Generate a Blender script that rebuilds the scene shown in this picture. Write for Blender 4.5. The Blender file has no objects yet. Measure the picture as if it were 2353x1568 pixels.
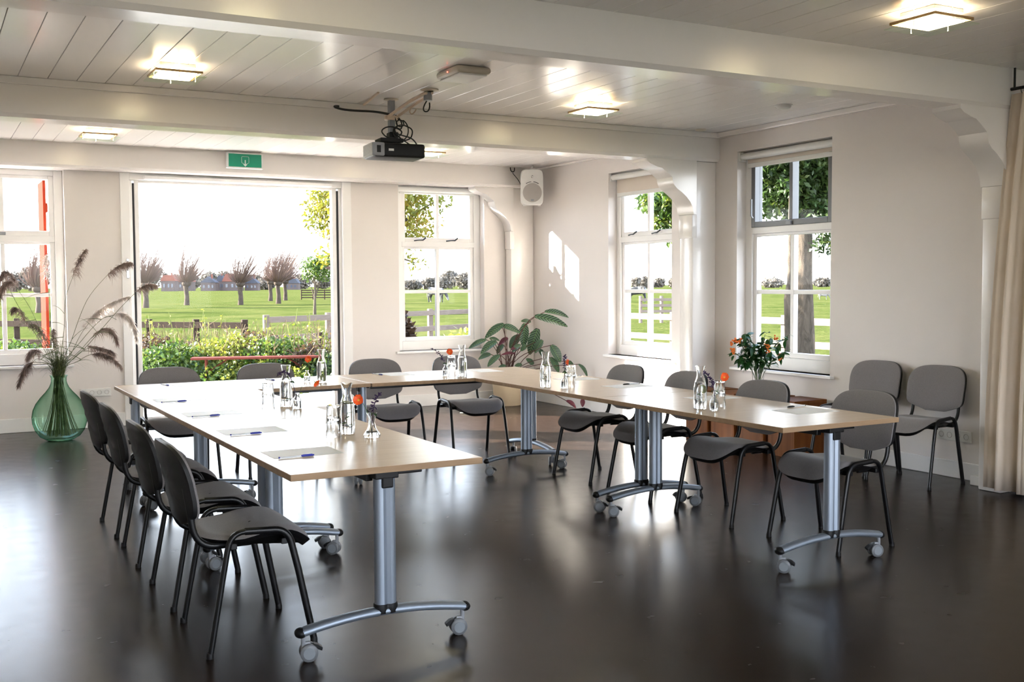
import bpy, bmesh, math, random
import numpy as np
from mathutils import Vector, Matrix, Euler

random.seed(7)
rng = np.random.default_rng(7)
PI = math.pi
scene = bpy.context.scene
COL = scene.collection

# ------------------------------------------------------------------ camera
CAM = Vector((0.0, 0.0, 1.435))
F_PX, YAW, PITCH, ROLL = 2461.0, 0.5046, 0.0528, -0.0055
def cam_axes():
    cy, sy, cp, sp = math.cos(YAW), math.sin(YAW), math.cos(PITCH), math.sin(PITCH)
    f = Vector((sy*cp, cy*cp, -sp)); r = Vector((cy, -sy, 0)); u = r.cross(f)
    cr, sr = math.cos(ROLL), math.sin(ROLL)
    return cr*r + sr*u, -sr*r + cr*u, f
AX_R, AX_U, AX_F = cam_axes()
cd = bpy.data.cameras.new('camera'); cam = bpy.data.objects.new('camera', cd); COL.objects.link(cam)
cd.sensor_fit = 'HORIZONTAL'; cd.sensor_width = 36.0; cd.lens = F_PX*36.0/2353.0
cd.clip_start = 0.05; cd.clip_end = 2000
m = Matrix.Identity(4)
for i in range(3):
    m[i][0] = AX_R[i]; m[i][1] = AX_U[i]; m[i][2] = -AX_F[i]; m[i][3] = CAM[i]
cam.matrix_world = m
scene.camera = cam

def far_point(px, py, depth):
    """a point of the landscape seen in direction (px,py) at a distance along the view"""
    return CAM + depth*(AX_F + AX_R*((px-1176.5)/F_PX) - AX_U*((py-784.0)/F_PX))

# ------------------------------------------------------------------ sky, sun, exposure
SKY_STRENGTH = 1.0
world = bpy.data.worlds.new('sky'); scene.world = world; world.use_nodes = True
nt = world.node_tree; nt.nodes.clear()
def wn(t, **k):
    n = nt.nodes.new(t)
    for a, b in k.items(): setattr(n, a, b)
    return n
tc = wn('ShaderNodeTexCoord'); sp = wn('ShaderNodeSeparateXYZ'); rp = wn('ShaderNodeValToRGB')
bg = wn('ShaderNodeBackground'); ow = wn('ShaderNodeOutputWorld')
nt.links.new(tc.outputs['Generated'], sp.inputs[0]); nt.links.new(sp.outputs['Z'], rp.inputs[0])
rp.color_ramp.elements[0].position = 0.0; rp.color_ramp.elements[0].color = (1.25, 1.22, 1.18, 1)
rp.color_ramp.elements[1].position = 0.85; rp.color_ramp.elements[1].color = (0.16, 0.25, 0.45, 1)
e = rp.color_ramp.elements.new(0.16); e.color = (0.96, 1.06, 1.20, 1)
e = rp.color_ramp.elements.new(0.40); e.color = (0.48, 0.57, 0.72, 1)
nt.links.new(rp.outputs[0], bg.inputs[0]); bg.inputs[1].default_value = SKY_STRENGTH
nt.links.new(bg.outputs[0], ow.inputs[0])

SUN_DIR = Vector((1.0, -0.85, -0.4935)).normalized()
sl = bpy.data.lights.new('sun', 'SUN'); sl.energy = 6.0; sl.angle = math.radians(0.53); sl.color = (1.0, 0.93, 0.82)
sun = bpy.data.objects.new('sun', sl); COL.objects.link(sun)
sun.rotation_euler = SUN_DIR.to_track_quat('-Z', 'Y').to_euler()

vs = scene.view_settings
vs.view_transform = 'Standard'; vs.look = 'None'; vs.gamma = 1.0; vs.use_curve_mapping = False
vs.exposure = 3.6
scene.display_settings.display_device = 'sRGB'
cy = scene.cycles
cy.max_bounces = 8; cy.diffuse_bounces = 4; cy.glossy_bounces = 3; cy.transmission_bounces = 8; cy.transparent_max_bounces = 14
cy.sample_clamp_indirect = 8.0
cy.use_denoising = True; cy.use_light_tree = False; cy.use_adaptive_sampling = True; cy.adaptive_threshold = 0.03

# ------------------------------------------------------------------ materials
MATS = {}
def nodes_of(name):
    mt = bpy.data.materials.new(name); mt.use_nodes = True
    t = mt.node_tree; t.nodes.clear()
    out = t.nodes.new('ShaderNodeOutputMaterial')
    return mt, t, out
def pbsdf(t, col, rough, metal=0.0, spec=0.5, coat=0.0):
    b = t.nodes.new('ShaderNodeBsdfPrincipled')
    b.inputs['Base Color'].default_value = (*col, 1); b.inputs['Roughness'].default_value = rough
    b.inputs['Metallic'].default_value = metal; b.inputs['Specular IOR Level'].default_value = spec
    b.inputs['Coat Weight'].default_value = coat; b.inputs['Coat Roughness'].default_value = 0.08
    return b
def ramp(t, fac, stops):
    r = t.nodes.new('ShaderNodeValToRGB')
    el = r.color_ramp.elements
    el[0].position, el[0].color = stops[0][0], (*stops[0][1], 1)
    el[1].position, el[1].color = stops[-1][0], (*stops[-1][1], 1)
    for p, c in stops[1:-1]:
        q = el.new(p); q.color = (*c, 1)
    t.links.new(fac, r.inputs[0])
    return r.outputs[0]
def coords(t, scale=(1, 1, 1), kind='Object'):
    c = t.nodes.new('ShaderNodeTexCoord'); mp = t.nodes.new('ShaderNodeMapping')
    mp.inputs['Scale'].default_value = scale
    t.links.new(c.outputs[kind], mp.inputs['Vector'])
    return mp.outputs[0]
def wpos(t, scale=(1, 1, 1)):
    g = t.nodes.new('ShaderNodeNewGeometry'); mp = t.nodes.new('ShaderNodeMapping')
    mp.inputs['Scale'].default_value = scale
    t.links.new(g.outputs['Position'], mp.inputs['Vector'])
    return mp.outputs[0]
def noise(t, vec, scale, detail=3.0, rough=0.5, dist=0.0):
    n = t.nodes.new('ShaderNodeTexNoise'); n.inputs['Scale'].default_value = scale
    n.inputs['Detail'].default_value = detail; n.inputs['Roughness'].default_value = rough; n.inputs['Distortion'].default_value = dist
    t.links.new(vec, n.inputs['Vector'])
    return n.outputs['Fac']
def bump(t, h, strength, dist=0.01):
    b = t.nodes.new('ShaderNodeBump'); b.inputs['Strength'].default_value = strength; b.inputs['Distance'].default_value = dist
    t.links.new(h, b.inputs['Height'])
    return b.outputs[0]
def plain(name, col, rough=0.5, metal=0.0, spec=0.5, coat=0.0, var=0.06, vscale=6.0, bmp=0.0, bscale=60.0, stretch=(1, 1, 1), vec='world'):
    """one colour with a little uneven tone and fine relief"""
    mt, t, out = nodes_of(name)
    b = pbsdf(t, col, rough, metal, spec, coat)
    v = wpos(t, stretch) if vec == 'world' else coords(t, stretch)
    n = noise(t, v, vscale)
    c = ramp(t, n, [(0.3, tuple(max(0, x*(1-var)) for x in col)), (0.7, tuple(min(1, x*(1+var)) for x in col))])
    t.links.new(c, b.inputs['Base Color'])
    if bmp: t.links.new(bump(t, noise(t, v, bscale), bmp), b.inputs['Normal'])
    t.links.new(b.outputs[0], out.inputs[0])
    MATS[name] = mt
    return mt

plain('wall_paint', (0.79, 0.735, 0.70), 0.55, var=0.012, vscale=2)
plain('gloss_paint', (0.93, 0.895, 0.865), 0.20, var=0.012, vscale=3, bmp=0.03, bscale=14, stretch=(1, 0.25, 1))
plain('beam_paint', (0.87, 0.825, 0.79), 0.20, var=0.012, vscale=3, bmp=0.035, bscale=20, stretch=(0.2, 1, 1))
plain('window_paint', (0.90, 0.88, 0.86), 0.32, var=0.01)
plain('sash_grey', (0.15, 0.155, 0.165), 0.35, var=0.04)  # grey tone of one upper sash, darker than the white frames
plain('baseboard_paint', (0.83, 0.81, 0.79), 0.3, var=0.01)
plain('gap_dark', (0.03, 0.03, 0.035), 0.6)
plain('black_plastic', (0.007, 0.007, 0.008), 0.5, spec=0.3, var=0.1, bmp=0.08, bscale=300)
plain('black_metal', (0.006, 0.006, 0.007), 0.35, spec=0.35, var=0.1)
plain('white_plastic', (0.80, 0.79, 0.76), 0.35, var=0.01)
plain('cream_plastic', (0.62, 0.55, 0.44), 0.4, var=0.02)
plain('grey_plastic', (0.30, 0.31, 0.33), 0.4, var=0.03)
plain('speaker_grille', (0.46, 0.43, 0.40), 0.6, var=0.03, bmp=0.4, bscale=500)
plain('aluminium', (0.34, 0.39, 0.46), 0.52, metal=0.8, var=0.02, stretch=(1, 1, 0.05))
plain('caster_grey', (0.16, 0.165, 0.175), 0.4, var=0.03)
plain('hub_grey', (0.24, 0.26, 0.28), 0.35, var=0.03)
plain('chrome', (0.75, 0.76, 0.78), 0.15, metal=1.0, var=0.01)
plain('brass_edge', (0.40, 0.27, 0.13), 0.35, metal=0.7, var=0.02)
plain('paper', (0.90, 0.89, 0.90), 0.55, var=0.01)
plain('pen_clear', (0.75, 0.78, 0.84), 0.15, var=0.01)
plain('pen_blue', (0.01, 0.02, 0.32), 0.3)
plain('pen_black', (0.01, 0.01, 0.012), 0.3)
plain('mount_cream', (0.66, 0.52, 0.40), 0.45)
plain('cable_black', (0.01, 0.01, 0.01), 0.45)
plain('cable_beige', (0.55, 0.42, 0.32), 0.5)
plain('sign_green', (0.0, 0.30, 0.17), 0.4, var=0.01)
plain('sign_white', (0.80, 0.86, 0.83), 0.4, var=0.01)
plain('red_paint', (0.10, 0.012, 0.005), 0.8, spec=0.02, var=0.1)
plain('bench_red', (0.085, 0.022, 0.016), 0.7, spec=0.05, var=0.12)
plain('pot_ceramic', (0.70, 0.56, 0.38), 0.5, var=0.05)
plain('soil', (0.05, 0.03, 0.02), 0.95, var=0.3, vscale=60)
plain('stem_brown', (0.10, 0.035, 0.025), 0.5, var=0.2)
plain('stem_green', (0.06, 0.13, 0.03), 0.5, var=0.25, vscale=30)
plain('reed_stem', (0.10, 0.12, 0.045), 0.55, var=0.35, vscale=30)
plain('salvia_purple', (0.035, 0.012, 0.075), 0.6, var=0.5, vscale=150)
plain('flower_orange', (0.90, 0.11, 0.012), 0.5, var=0.15, vscale=80)
plain('flower_heart', (0.75, 0.38, 0.02), 0.5)
plain('blossom_orange', (0.85, 0.20, 0.02), 0.5, var=0.2, vscale=60)
plain('leaf_maroon', (0.13, 0.02, 0.04), 0.45, var=0.2)
plain('fence_wood', (0.15, 0.115, 0.095), 0.8, spec=0.05, var=0.12, vscale=5, stretch=(1, 1, 6))
plain('post_wood', (0.035, 0.024, 0.018), 0.9, spec=0.05, var=0.25, vscale=8)
plain('paving', (0.80, 0.76, 0.71), 0.85, spec=0.05, var=0.08, vscale=3, bmp=0.1)
plain('twig', (0.14, 0.095, 0.078), 0.8, spec=0.05, var=0.2, vscale=0.6)
plain('willow_bark', (0.050, 0.038, 0.030), 0.9, spec=0.05, var=0.3, vscale=3)
plain('dry_stalk', (0.17, 0.12, 0.07), 0.8, spec=0.05, var=0.3, vscale=3)
plain('house_wall', (0.085, 0.066, 0.060), 0.9, spec=0.05, var=0.1, vscale=0.3)  # house walls and roofs: distant haze is mixed into the lighter colours
plain('house_roof', (0.16, 0.066, 0.048), 0.9, spec=0.05, var=0.1, vscale=0.3)
plain('house_roof_dark', (0.060, 0.060, 0.070), 0.9, spec=0.05, var=0.1, vscale=0.3)
plain('house_glass', (0.05, 0.06, 0.08), 0.1)
plain('pylon_steel', (0.09, 0.09, 0.095), 0.6, spec=0.05)
plain('cow_white', (0.13, 0.12, 0.11), 0.8)
plain('hoof', (0.03, 0.025, 0.02), 0.7)

def m_floor():
    mt, t, out = nodes_of('floor_resin')
    b = pbsdf(t, (0.04, 0.03, 0.026), 0.2, spec=0.16)
    v = wpos(t)
    n1 = noise(t, v, 1.3, 5, 0.6, 0.6); n2 = noise(t, v, 9, 4, 0.6)
    c = ramp(t, n1, [(0.25, (0.0180, 0.0112, 0.0088)), (0.55, (0.0220, 0.0138, 0.0108)), (0.8, (0.0280, 0.0175, 0.0138))])
    t.links.new(c, b.inputs['Base Color'])
    r = ramp(t, n2, [(0.3, (0.235, 0.235, 0.235)), (0.7, (0.275, 0.275, 0.275))])
    t.links.new(r, b.inputs['Roughness'])
    t.links.new(bump(t, noise(t, v, 3.5, 3, 0.5, 0.3), 0.020, 0.02), b.inputs['Normal'])
    t.links.new(b.outputs[0], out.inputs[0]); MATS['floor_resin'] = mt
m_floor()

def m_wood(name, c0, c1, rough, axis=0, scale=2.0, edge=None, coat=0.0, spec=0.5):
    """straight-grained wood; edge: another tone on the vertical faces (edge band)"""
    mt, t, out = nodes_of(name)
    b = pbsdf(t, c0, rough, coat=coat, spec=spec)
    s = [9.0, 9.0, 9.0]; s[axis] = 0.7
    v = coords(t, tuple(s))
    n = noise(t, v, scale, 5, 0.6, 0.8)
    c = ramp(t, n, [(0.3, c0), (0.7, c1)])
    if edge:
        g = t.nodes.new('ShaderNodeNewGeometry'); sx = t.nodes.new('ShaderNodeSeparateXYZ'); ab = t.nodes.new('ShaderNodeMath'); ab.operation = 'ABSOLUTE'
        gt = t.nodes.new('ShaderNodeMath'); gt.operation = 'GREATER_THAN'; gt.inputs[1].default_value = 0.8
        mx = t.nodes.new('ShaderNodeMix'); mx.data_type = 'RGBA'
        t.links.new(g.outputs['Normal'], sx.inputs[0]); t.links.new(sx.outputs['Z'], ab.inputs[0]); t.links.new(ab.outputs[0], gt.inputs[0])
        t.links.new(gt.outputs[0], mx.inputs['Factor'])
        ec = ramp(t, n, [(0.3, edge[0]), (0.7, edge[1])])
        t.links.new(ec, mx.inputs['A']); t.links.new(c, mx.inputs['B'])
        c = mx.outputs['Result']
    t.links.new(c, b.inputs['Base Color'])
    t.links.new(bump(t, n, 0.03, 0.002), b.inputs['Normal'])
    t.links.new(b.outputs[0], out.inputs[0]); MATS[name] = mt
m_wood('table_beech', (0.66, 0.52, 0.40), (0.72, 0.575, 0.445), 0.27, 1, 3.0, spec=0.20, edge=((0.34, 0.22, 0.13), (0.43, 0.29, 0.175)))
m_wood('cube_wood', (0.12, 0.038, 0.009), (0.20, 0.068, 0.018), 0.5, 2, 1.5, spec=0.12)

def m_fabric():
    mt, t, out = nodes_of('grey_fabric')
    b = pbsdf(t, (0.2, 0.19, 0.19), 0.85, spec=0.25)
    v = coords(t)
    n = noise(t, v, 420, 2)
    c = ramp(t, n, [(0.3, (0.170, 0.155, 0.158)), (0.7, (0.255, 0.236, 0.238))])
    t.links.new(c, b.inputs['Base Color']); b.inputs['Sheen Weight'].default_value = 0.25
    mg = t.nodes.new('ShaderNodeMath'); mg.operation = 'ADD'
    n2 = noise(t, coords(t, (1, 9, 1)), 3.0, 2)
    t.links.new(n, mg.inputs[0]); t.links.new(n2, mg.inputs[1])
    t.links.new(bump(t, mg.outputs[0], 0.25, 0.004), b.inputs['Normal'])
    t.links.new(b.outputs[0], out.inputs[0]); MATS['grey_fabric'] = mt
m_fabric()

def m_thin_glass(name, tint, refl=1.0, rough=0.0):
    """a sheet of glass: mostly lets light through, mirrors by Fresnel"""
    mt, t, out = nodes_of(name)
    tr = t.nodes.new('ShaderNodeBsdfTransparent'); tr.inputs[0].default_value = (*tint, 1)
    gl = t.nodes.new('ShaderNodeBsdfGlossy'); gl.inputs['Roughness'].default_value = rough
    fr = t.nodes.new('ShaderNodeFresnel'); fr.inputs[0].default_value = 1.45
    mu = t.nodes.new('ShaderNodeMath'); mu.operation = 'MULTIPLY'; mu.inputs[1].default_value = refl
    mx = t.nodes.new('ShaderNodeMixShader')
    ge = t.nodes.new('ShaderNodeNewGeometry'); fb = t.nodes.new('ShaderNodeMath'); fb.operation = 'MULTIPLY_ADD'; fb.inputs[1].default_value = -1.0; fb.inputs[2].default_value = 1.0
    m2 = t.nodes.new('ShaderNodeMath'); m2.operation = 'MULTIPLY'
    t.links.new(ge.outputs['Backfacing'], fb.inputs[0])          # only the face a ray enters by mirrors
    t.links.new(fr.outputs[0], mu.inputs[0]); t.links.new(mu.outputs[0], m2.inputs[0]); t.links.new(fb.outputs[0], m2.inputs[1]); t.links.new(m2.outputs[0], mx.inputs[0])
    t.links.new(tr.outputs[0], mx.inputs[1]); t.links.new(gl.outputs[0], mx.inputs[2])
    t.links.new(mx.outputs[0], out.inputs[0]); MATS[name] = mt
m_thin_glass('pane_glass', (0.97, 0.98, 0.98), 0.2)
def m_solid_glass(name, tint, ior=1.45, rough=0.0):
    mt, t, out = nodes_of(name)
    b = pbsdf(t, tint, rough); b.inputs['Transmission Weight'].default_value = 1.0; b.inputs['IOR'].default_value = ior
    t.links.new(b.outputs[0], out.inputs[0]); MATS[name] = mt
m_solid_glass('clear_glass', (0.99, 1.0, 1.0), 1.42)
m_solid_glass('water', (0.985, 0.995, 1.0), 1.33)
m_thin_glass('green_glass', (0.70, 0.87, 0.77), 1.5)
def deepen(name, rim, power):
    t = MATS[name].node_tree; tr = next(n for n in t.nodes if n.type == 'BSDF_TRANSPARENT')
    lw = t.nodes.new('ShaderNodeLayerWeight'); lw.inputs[0].default_value = 0.5; pw = t.nodes.new('ShaderNodeMath'); pw.operation = 'POWER'; pw.inputs[1].default_value = power
    mx = t.nodes.new('ShaderNodeMix'); mx.data_type = 'RGBA'; mx.inputs['A'].default_value = tr.inputs[0].default_value; mx.inputs['B'].default_value = (*rim, 1)
    t.links.new(lw.outputs['Facing'], pw.inputs[0]); t.links.new(pw.outputs[0], mx.inputs['Factor']); t.links.new(mx.outputs['Result'], tr.inputs[0])
deepen('green_glass', (0.12, 0.42, 0.26), 2.2)
m_thin_glass('lamp_glass', (0.90, 0.98, 0.90), 1.0, 0.05)

def m_emit(name, col, s):
    mt, t, out = nodes_of(name)
    e = t.nodes.new('ShaderNodeEmission'); e.inputs[0].default_value = (*col, 1); e.inputs[1].default_value = s
    t.links.new(e.outputs[0], out.inputs[0]); MATS[name] = mt
m_emit('lamp_light', (1.0, 0.80, 0.50), 2.5)
m_emit('led_red', (1.0, 0.05, 0.03), 2.0)

def m_leaf(name, stops, scale, trans=0.35, rough=0.5, patch=None):
    """leaves: tone varies from leaf to leaf, some light passes through"""
    mt, t, out = nodes_of(name)
    v = wpos(t)
    n = noise(t, v, scale, 2, 0.6)
    c = ramp(t, n, stops)
    b = pbsdf(t, stops[0][1], rough, spec=0.35); tl = t.nodes.new('ShaderNodeBsdfTranslucent'); mx = t.nodes.new('ShaderNodeMixShader')
    mx.inputs[0].default_value = trans
    t.links.new(c, b.inputs['Base Color']); t.links.new(c, tl.inputs[0])
    t.links.new(b.outputs[0], mx.inputs[1]); t.links.new(tl.outputs[0], mx.inputs[2])
    t.links.new(mx.outputs[0], out.inputs[0]); MATS[name] = mt
m_leaf('leaves_yellow', [(0.3, (0.055, 0.075, 0.010)), (0.5, (0.17, 0.165, 0.018)), (0.7, (0.30, 0.19, 0.02))], 2.5)
m_leaf('leaves_garden', [(0.3, (0.022, 0.050, 0.008)), (0.55, (0.062, 0.105, 0.013)), (0.75, (0.16, 0.16, 0.02))], 6)
m_leaf('leaves_lime', [(0.3, (0.075, 0.105, 0.012)), (0.6, (0.19, 0.20, 0.026)), (0.8, (0.30, 0.235, 0.05))], 7)
m_leaf('leaves_dark', [(0.3, (0.012, 0.03, 0.006)), (0.55, (0.03, 0.055, 0.01)), (0.8, (0.10, 0.11, 0.02))], 4)
m_leaf('leaves_rust', [(0.3, (0.028, 0.017, 0.010)), (0.6, (0.075, 0.043, 0.022)), (0.8, (0.11, 0.085, 0.022))], 8)
m_leaf('leaves_far', [(0.3, (0.095, 0.085, 0.066)), (0.7, (0.145, 0.118, 0.095))], 0.4, 0.1, 0.9)  # haze over the far trees is put into this lighter leaf colour
m_leaf('leaves_bouquet', [(0.3, (0.012, 0.055, 0.015)), (0.55, (0.02, 0.085, 0.02)), (0.75, (0.06, 0.15, 0.02))], 40, 0.15, 0.35)
m_leaf('leaves_mint', [(0.3, (0.04, 0.14, 0.015)), (0.7, (0.12, 0.26, 0.03))], 60, 0.3)
m_leaf('lime_flesh', [(0.3, (0.35, 0.42, 0.10)), (0.7, (0.52, 0.56, 0.22))], 120, 0.4)
m_leaf('plume', [(0.3, (0.20, 0.135, 0.115)), (0.7, (0.46, 0.36, 0.31))], 14, 0.5, 0.8)
m_leaf('plume_sunlit', [(0.3, (0.60, 0.52, 0.47)), (0.7, (0.88, 0.82, 0.77))], 14, 0.5, 0.8)  # sunlight on the pale plumes is put into this brighter colour
m_leaf('curtain_cloth', [(0.3, (0.80, 0.68, 0.56)), (0.7, (0.86, 0.74, 0.62))], 3, 0.2, 0.9)
m_leaf('blind_cloth', [(0.3, (0.74, 0.66, 0.58)), (0.7, (0.77, 0.69, 0.61))], 3, 0.25, 0.9)
m_leaf('leaf_fallen', [(0.3, (0.55, 0.62, 0.45)), (0.7, (0.70, 0.74, 0.60))], 30, 0.2)

def m_striped_leaf():
    """prayer-plant leaf: dark green bands running from the midrib to the rim"""
    mt, t, out = nodes_of('leaf_striped')
    c = t.nodes.new('ShaderNodeTexCoord'); s = t.nodes.new('ShaderNodeSeparateXYZ'); t.links.new(c.outputs['Object'], s.inputs[0])
    def mth(op, a, b=None):
        n = t.nodes.new('ShaderNodeMath'); n.operation = op
        for i, q in enumerate((a, b)):
            if q is None: continue
            if isinstance(q, (int, float)): n.inputs[i].default_value = q
            else: t.links.new(q, n.inputs[i])
        return n.outputs[0]
    ay = mth('ABSOLUTE', s.outputs['Y'])
    ph = mth('MULTIPLY', mth('SUBTRACT', s.outputs['X'], mth('MULTIPLY', ay, 0.95)), 62.0)
    w = mth('SINE', ph)
    wide = mth('ADD', w, mth('MULTIPLY', ay, 2.2))
    rib = mth('LESS_THAN', ay, 0.012)
    cc = ramp(t, mth('ADD', mth('MULTIPLY', wide, 0.5), 0.5), [(0.18, (0.006, 0.024, 0.012)), (0.42, (0.012, 0.045, 0.020)), (0.60, (0.065, 0.140, 0.075)), (0.95, (0.11, 0.20, 0.115))])
    mx = t.nodes.new('ShaderNodeMix'); mx.data_type = 'RGBA'; t.links.new(rib, mx.inputs['Factor']); t.links.new(cc, mx.inputs['A'])
    mx.inputs['B'].default_value = (0.10, 0.20, 0.06, 1)
    b = pbsdf(t, (0.05, 0.15, 0.06), 0.38); t.links.new(mx.outputs['Result'], b.inputs['Base Color'])
    t.links.new(b.outputs[0], out.inputs[0]); MATS['leaf_striped'] = mt
m_striped_leaf()

def m_grass():
    mt, t, out = nodes_of('field_grass')
    b = pbsdf(t, (0.06, 0.1, 0.02), 0.9, spec=0.0)
    v = wpos(t)
    n1 = noise(t, v, 0.22, 6, 0.65); n2 = noise(t, wpos(t, (1, 1, 1)), 2.2, 6, 0.7)
    mg = t.nodes.new('ShaderNodeMath'); mg.operation = 'MULTIPLY_ADD'; mg.inputs[1].default_value = 0.55
    t.links.new(n2, mg.inputs[0]); t.links.new(n1, mg.inputs[2])
    c = ramp(t, mg.outputs[0], [(0.45, (0.020, 0.030, 0.0065)), (0.70, (0.040, 0.051, 0.0135)), (0.85, (0.060, 0.066, 0.020)), (1.0, (0.085, 0.078, 0.030))])
    t.links.new(c, b.inputs['Base Color'])
    t.links.new(bump(t, n2, 0.6, 0.25), b.inputs['Normal'])
    t.links.new(b.outputs[0], out.inputs[0]); MATS['field_grass'] = mt
m_grass()

def m_bark():
    mt, t, out = nodes_of('bark')
    b = pbsdf(t, (0.2, 0.16, 0.12), 0.9, spec=0.2)
    v = wpos(t, (1, 1, 0.35))
    n = noise(t, v, 9, 6, 0.65, 1.0)
    c = ramp(t, n, [(0.3, (0.028, 0.022, 0.015)), (0.55, (0.075, 0.056, 0.040)), (0.8, (0.13, 0.098, 0.070))])
    t.links.new(c, b.inputs['Base Color']); t.links.new(bump(t, n, 0.9, 0.05), b.inputs['Normal'])
    t.links.new(b.outputs[0], out.inputs[0]); MATS['bark'] = mt
m_bark()
def m_cow():
    mt, t, out = nodes_of('cow_hide')
    b = pbsdf(t, (0.5, 0.5, 0.5), 0.8)
    n = noise(t, coords(t), 1.6, 1)
    c = ramp(t, n, [(0.48, (0.008, 0.007, 0.006)), (0.52, (0.12, 0.11, 0.10))])
    t.links.new(c, b.inputs['Base Color']); t.links.new(b.outputs[0], out.inputs[0]); MATS['cow_hide'] = mt
m_cow()

# ------------------------------------------------------------------ mesh helpers
class MB:
    def __init__(s): s.v = []; s.f = []
    def add(s, vs, fs):
        o = len(s.v); s.v += [tuple(p) for p in vs]; s.f += [tuple(i+o for i in f) for f in fs]
        return s
    def box(s, x0, x1, y0, y1, z0, z1):
        return s.add([(x0,y0,z0),(x1,y0,z0),(x1,y1,z0),(x0,y1,z0),(x0,y0,z1),(x1,y0,z1),(x1,y1,z1),(x0,y1,z1)],
                     [(0,3,2,1),(4,5,6,7),(0,1,5,4),(1,2,6,5),(2,3,7,6),(3,0,4,7)])
    def tube(s, pts, r, n=8, caps=True, flat=1.0):
        """swept round bar; r a number or one per point"""
        P = [Vector(p) for p in pts]; k = len(P)
        rs = r if isinstance(r, (list, tuple)) else [r]*k
        T = [(P[min(i+1, k-1)] - P[max(i-1, 0)]).normalized() for i in range(k)]
        up = Vector((0, 0, 1)) if abs(T[0].z) < 0.9 else Vector((0, 1, 0))
        N = (up - T[0]*up.dot(T[0])).normalized(); vs = []; fs = []
        for i in range(k):
            N = (N - T[i]*N.dot(T[i]))
            N = N.normalized() if N.length > 1e-6 else T[i].orthogonal().normalized()
            B = T[i].cross(N)
            for j in range(n):
                a = 2*PI*j/n
                vs.append(P[i] + (N*math.cos(a)*flat + B*math.sin(a))*rs[i])
        for i in range(k-1):
            for j in range(n):
                fs.append((i*n+j, i*n+(j+1) % n, (i+1)*n+(j+1) % n, (i+1)*n+j))
        if caps:
            fs.append(tuple(reversed(range(n)))); fs.append(tuple((k-1)*n+j for j in range(n)))
        return s.add(vs, fs)
    def lathe(s, prof, n=24, c=(0, 0, 0), capb=False, capt=False):
        vs = []; fs = []
        for r, z in prof:
            for j in range(n):
                a = 2*PI*j/n; vs.append((c[0]+r*math.cos(a), c[1]+r*math.sin(a), c[2]+z))
        for i in range(len(prof)-1):
            for j in range(n):
                fs.append((i*n+j, i*n+(j+1) % n, (i+1)*n+(j+1) % n, (i+1)*n+j))
        if capb: fs.append(tuple(reversed(range(n))))
        if capt: fs.append(tuple((len(prof)-1)*n+j for j in range(n)))
        return s.add(vs, fs)
    def prism(s, poly, a, b, axis='y'):
        """closed outline [(u,w)] pushed from a to b along an axis; (u,w) are the two other axes in order"""
        n = len(poly)
        def P(u, w, t): return {'x': (t, u, w), 'y': (u, t, w), 'z': (u, w, t)}[axis]
        vs = [P(u, w, a) for u, w in poly] + [P(u, w, b) for u, w in poly]
        fs = [tuple(range(n)), tuple(reversed(range(n, 2*n)))] + [(i, n+i, n+(i+1) % n, (i+1) % n) for i in range(n)]
        return s.add(vs, fs)
    def ball(s, c, r, nu=10, nv=7):
        rx, ry, rz = r if isinstance(r, (tuple, list)) else (r, r, r)
        vs = [(c[0], c[1], c[2]-rz)]; fs = []
        for i in range(1, nv):
            ph = -PI/2 + PI*i/nv
            for j in range(nu):
                a = 2*PI*j/nu; vs.append((c[0]+rx*math.cos(ph)*math.cos(a), c[1]+ry*math.cos(ph)*math.sin(a), c[2]+rz*math.sin(ph)))
        vs.append((c[0], c[1], c[2]+rz)); L = len(vs)-1
        for j in range(nu): fs.append((0, 1+(j+1) % nu, 1+j))
        for i in range(nv-2):
            for j in range(nu):
                a = 1+i*nu; fs.append((a+j, a+(j+1) % nu, a+nu+(j+1) % nu, a+nu+j))
        a = 1+(nv-2)*nu
        for j in range(nu): fs.append((a+j, a+(j+1) % nu, L))
        return s.add(vs, fs)
    def grid(s, fn, nu, nv, closed_u=False):
        vs = [fn(i/(nu if closed_u else nu-1), j/(nv-1)) for j in range(nv) for i in range(nu)]; fs = []
        for j in range(nv-1):
            for i in range(nu if closed_u else nu-1):
                fs.append((j*nu+i, j*nu+(i+1) % nu, (j+1)*nu+(i+1) % nu, (j+1)*nu+i))
        return s.add(vs, fs)
    def mesh(s, name, smooth=None, bevel=0.0, seg=2):
        me = bpy.data.meshes.new(name); me.from_pydata(s.v, [], s.f); me.update()
        bm = bmesh.new(); bm.from_mesh(me)
        bmesh.ops.recalc_face_normals(bm, faces=bm.faces)
        if bevel:
            ed = [e for e in bm.edges if len(e.link_faces) == 2 and e.calc_face_angle(0) > 0.5]
            bmesh.ops.bevel(bm, geom=ed, offset=bevel, segments=seg, profile=0.5, affect='EDGES', clamp_overlap=True)
        bm.to_mesh(me); bm.free()
        if smooth is not None:
            me.shade_smooth(); me.set_sharp_from_angle(angle=math.radians(smooth))
        return me
    def build(s, name, mat, parent=None, smooth=None, bevel=0.0, seg=2):
        return obj(name, s.mesh(name, smooth, bevel, seg), mat, parent)

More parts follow.
